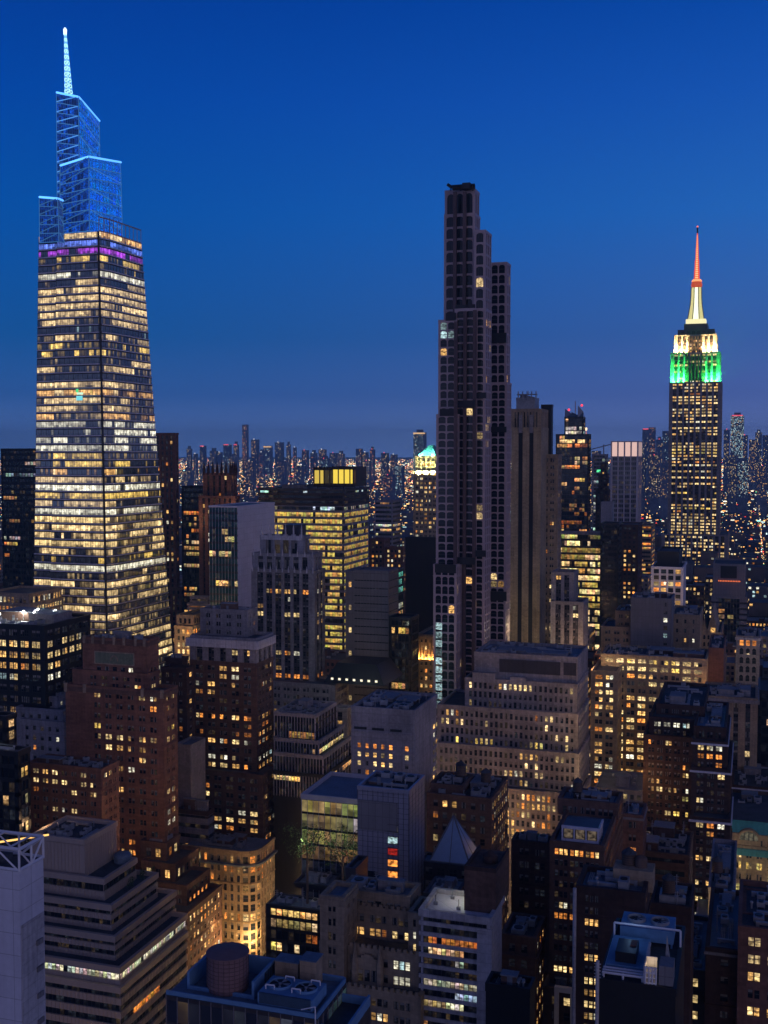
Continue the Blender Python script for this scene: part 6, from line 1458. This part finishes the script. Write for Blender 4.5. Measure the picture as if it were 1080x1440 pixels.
# ------------------------------------------------------------------ far city carpet down to the horizon
RC = random.Random(5); fc = MB(); pt = MB()
FARC = [('warm', 8), ('orange', 5), ('pale', 5), ('white', 4), ('cool', 2), ('red', 2), ('green', .5), ('cyan', .5)]
def farlit(s): 
    c = RC.choices([a for a, b_ in FARC], [b_ for a, b_ in FARC])[0]; return L(c, s*RC.choice((.5, 1, 1, 2)))
for i in range(15000):
    Y = 1650*(9.5**(RC.random()**1.0)); X = RC.uniform(-.80*Y-60, .03*Y+60)
    w = RC.uniform(14, 46)*(1+Y/9000); h = RC.uniform(8, 26)*(1+Y/30000) if RC.random() < .80 else RC.uniform(25, 62)
    fc.box(X, X+w, Y, Y+RC.uniform(15, 50), 0, h, 0 if RC.random() < .6 else 1)
    s = 1+Y/2600
    for _ in range(RC.choice((2, 3, 4, 5)) if h < 27 else int(h/2.2)):
        a = RC.uniform(0, w-1.5); z = RC.uniform(.35*h, h); ww = RC.uniform(.8, 2.0)*s*.75; fc.opane(((X, Y), (1, 0), (0, -1)), a, a+ww*RC.choice((1, 1, 2.5)), .3, z-ww*.8, z, 2, farlit(.9+Y/4000))
tag(fc.build('distant_city', ['far_wall', 'far_wall_warm', 'lamp']), 'carpet of distant low buildings sparkling to the horizon', 'city', kind='stuff')
for i in range(22000):   # street and rooftop lights of the far avenues
    Y = 1300*(19**RC.random()); X = -.8*Y+RC.random()*.83*Y
    if RC.random() < .6: X = round(X/140)*140+12
    s = (.22+Y/4600)*RC.choice((.6, .8, 1, 1.5)); z = RC.uniform(16, 72); p = (X, Y, z)
    pt.lathe(X, Y, [(s*.4, z-s*.7), (s*.8, z), (s*.4, z+s*.7)], 5, 0, farlit(1.0+min(Y, 14000)/1500))
tag(pt.build('distant_lights', ['lamp']), 'countless street and traffic lights of the far city', 'lights', kind='stuff')

# far high-rises along the skyline, each its own thing
SKY = [(265, 631, 6, 6500), (274, 638, 5, 6500), (284, 627, 7, 6600), (299, 634, 9, 6400), (308, 636, 6, 6400), (318, 625, 9, 6500), (331, 625, 6, 6300), (343.5, 597, 7, 6700), (357, 618, 9, 6600), (367, 636, 7, 6200), (375, 627, 10, 6500), (391, 622, 10, 6600), (405, 625, 5, 6600),
       (414, 629, 4, 6600), (428, 633, 8, 6700), (440, 637, 8, 6800), (452, 632, 9, 6500), (468, 637, 10, 6400), (478, 638, 9, 6300), (504, 631, 8, 5200), (513, 636, 7, 5200), (523, 632, 6, 5200), (540, 637, 9, 5000), (553, 639, 8, 5000), (588.5, 608, 15, 3200),
       (824, 628, 10, 3600), (838, 634, 12, 3300), (866, 640, 10, 3200), (908, 603, 9, 4300), (917, 601, 9, 4400), (927, 618, 9, 4200), (936, 606, 9, 4300), (1022, 604, 8, 4600), (1037, 584, 18, 3600), (1047, 612, 9, 3800), (1058, 618, 9, 4200), (1067, 608, 9, 4400), (1077, 612, 9, 4300), (900, 630, 14, 2600), (1030, 640, 12, 2700), (1072, 655, 14, 2500), (560, 655, 12, 3300), (455, 645, 12, 4200),
       (290, 655, 10, 4600), (350, 648, 12, 4400), (326, 642, 9, 5000), (395, 648, 11, 4400), (420, 655, 10, 4000), (262, 662, 12, 4000), (545, 668, 14, 2800), (515, 648, 9, 4100), (920, 640, 16, 2600), (1045, 650, 14, 2700), (850, 655, 14, 2600), (935, 655, 12, 2500)]
for i, (px, py, w, d) in enumerate(SKY):
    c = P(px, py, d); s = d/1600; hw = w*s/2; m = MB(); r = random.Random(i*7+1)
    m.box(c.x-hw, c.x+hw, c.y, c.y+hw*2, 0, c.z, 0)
    if i % 3 == 0: m.box(c.x-hw*.5, c.x+hw*.5, c.y+hw*.4, c.y+hw*1.6, c.z, c.z+4*s, 0)
    n = max(2, int(w/1.2)); nr = int((min(700, py+60)-py)/1.7); cw = 2*hw/n; pal = r.choice(('warm', 'pale', 'cool', 'orange', 'pale')); dens = r.uniform(.12, .38) if px != 1037 else .6
    for q in range(nr):
        for k in range(n):
            if r.random() < dens: m.opane(((c.x-hw, c.y), (1, 0), (0, -1)), k*cw+cw*.2, k*cw+cw*.75, .5, c.z-(q+1)*1.7*s, c.z-(q+.45)*1.7*s, 1, L(pal if r.random() < .7 else r.choice(('white', 'warm')), r.choice((.3, .7, 1.3))))
    if px in (588.5, 375): m.box(c.x-hw, c.x+hw, c.y-1, c.y+hw, c.z-2.2*s, c.z-.4*s, 1, (1.0, .6, .28))
    elif px in (331, 1037, 318, 284, 908): m.box(c.x-hw*.8, c.x+hw*.8, c.y-1, c.y, c.z-1.0*s, c.z+.4*s, 1, (1.2, .12, .16))
    elif r.random() < .4: m.lathe(c.x, c.y, [(.5*s, c.z), (.6*s, c.z+.7*s), (.2*s, c.z+1.2*s)], 6, 1, r.choice(((2, .2, .2), (1.8, 1.7, 1.4))))
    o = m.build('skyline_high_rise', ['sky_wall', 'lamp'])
    side = 'left of the arched tower' if px < 620 else ('between the arched tower and the art deco giant' if px < 945 else 'right of the art deco giant')
    if px == 343.5: tag(o, 'tallest slim dark high rise on the far skyline at the left', 'high rise')
    elif px == 588.5: tag(o, 'distant blue high rise with an orange lit top left of the arched tower', 'high rise')
    elif px == 1037: tag(o, 'brightly lit high rise with red roof lights right of the deco giant', 'high rise')
    else: tag(o, f'distant speckled high rise on the skyline {side}', 'high rise', f'skyline high rises {side}')

# ------------------------------------------------------------------ the evening air
HZ = 8.0e-5
hm = bpy.data.materials.new('haze'); hm.use_nodes = True; t = hm.node_tree; t.nodes.clear()
v = N(t, 'ShaderNodeVolumePrincipled'); v.inputs['Color'].default_value = (.38, .76, 1.0, 1); v.inputs['Density'].default_value = HZ; v.inputs['Anisotropy'].default_value = 0
o_ = N(t, 'ShaderNodeOutputMaterial'); t.links.new(v.outputs[0], o_.inputs['Volume']); MATS['haze'] = hm
m = MB(); m.box(-16000, 3000, -300, 15500, -1, 520, bottom=True); tag(m.build('haze', ['haze']), 'thin blue evening haze over the whole city', 'haze', kind='stuff')
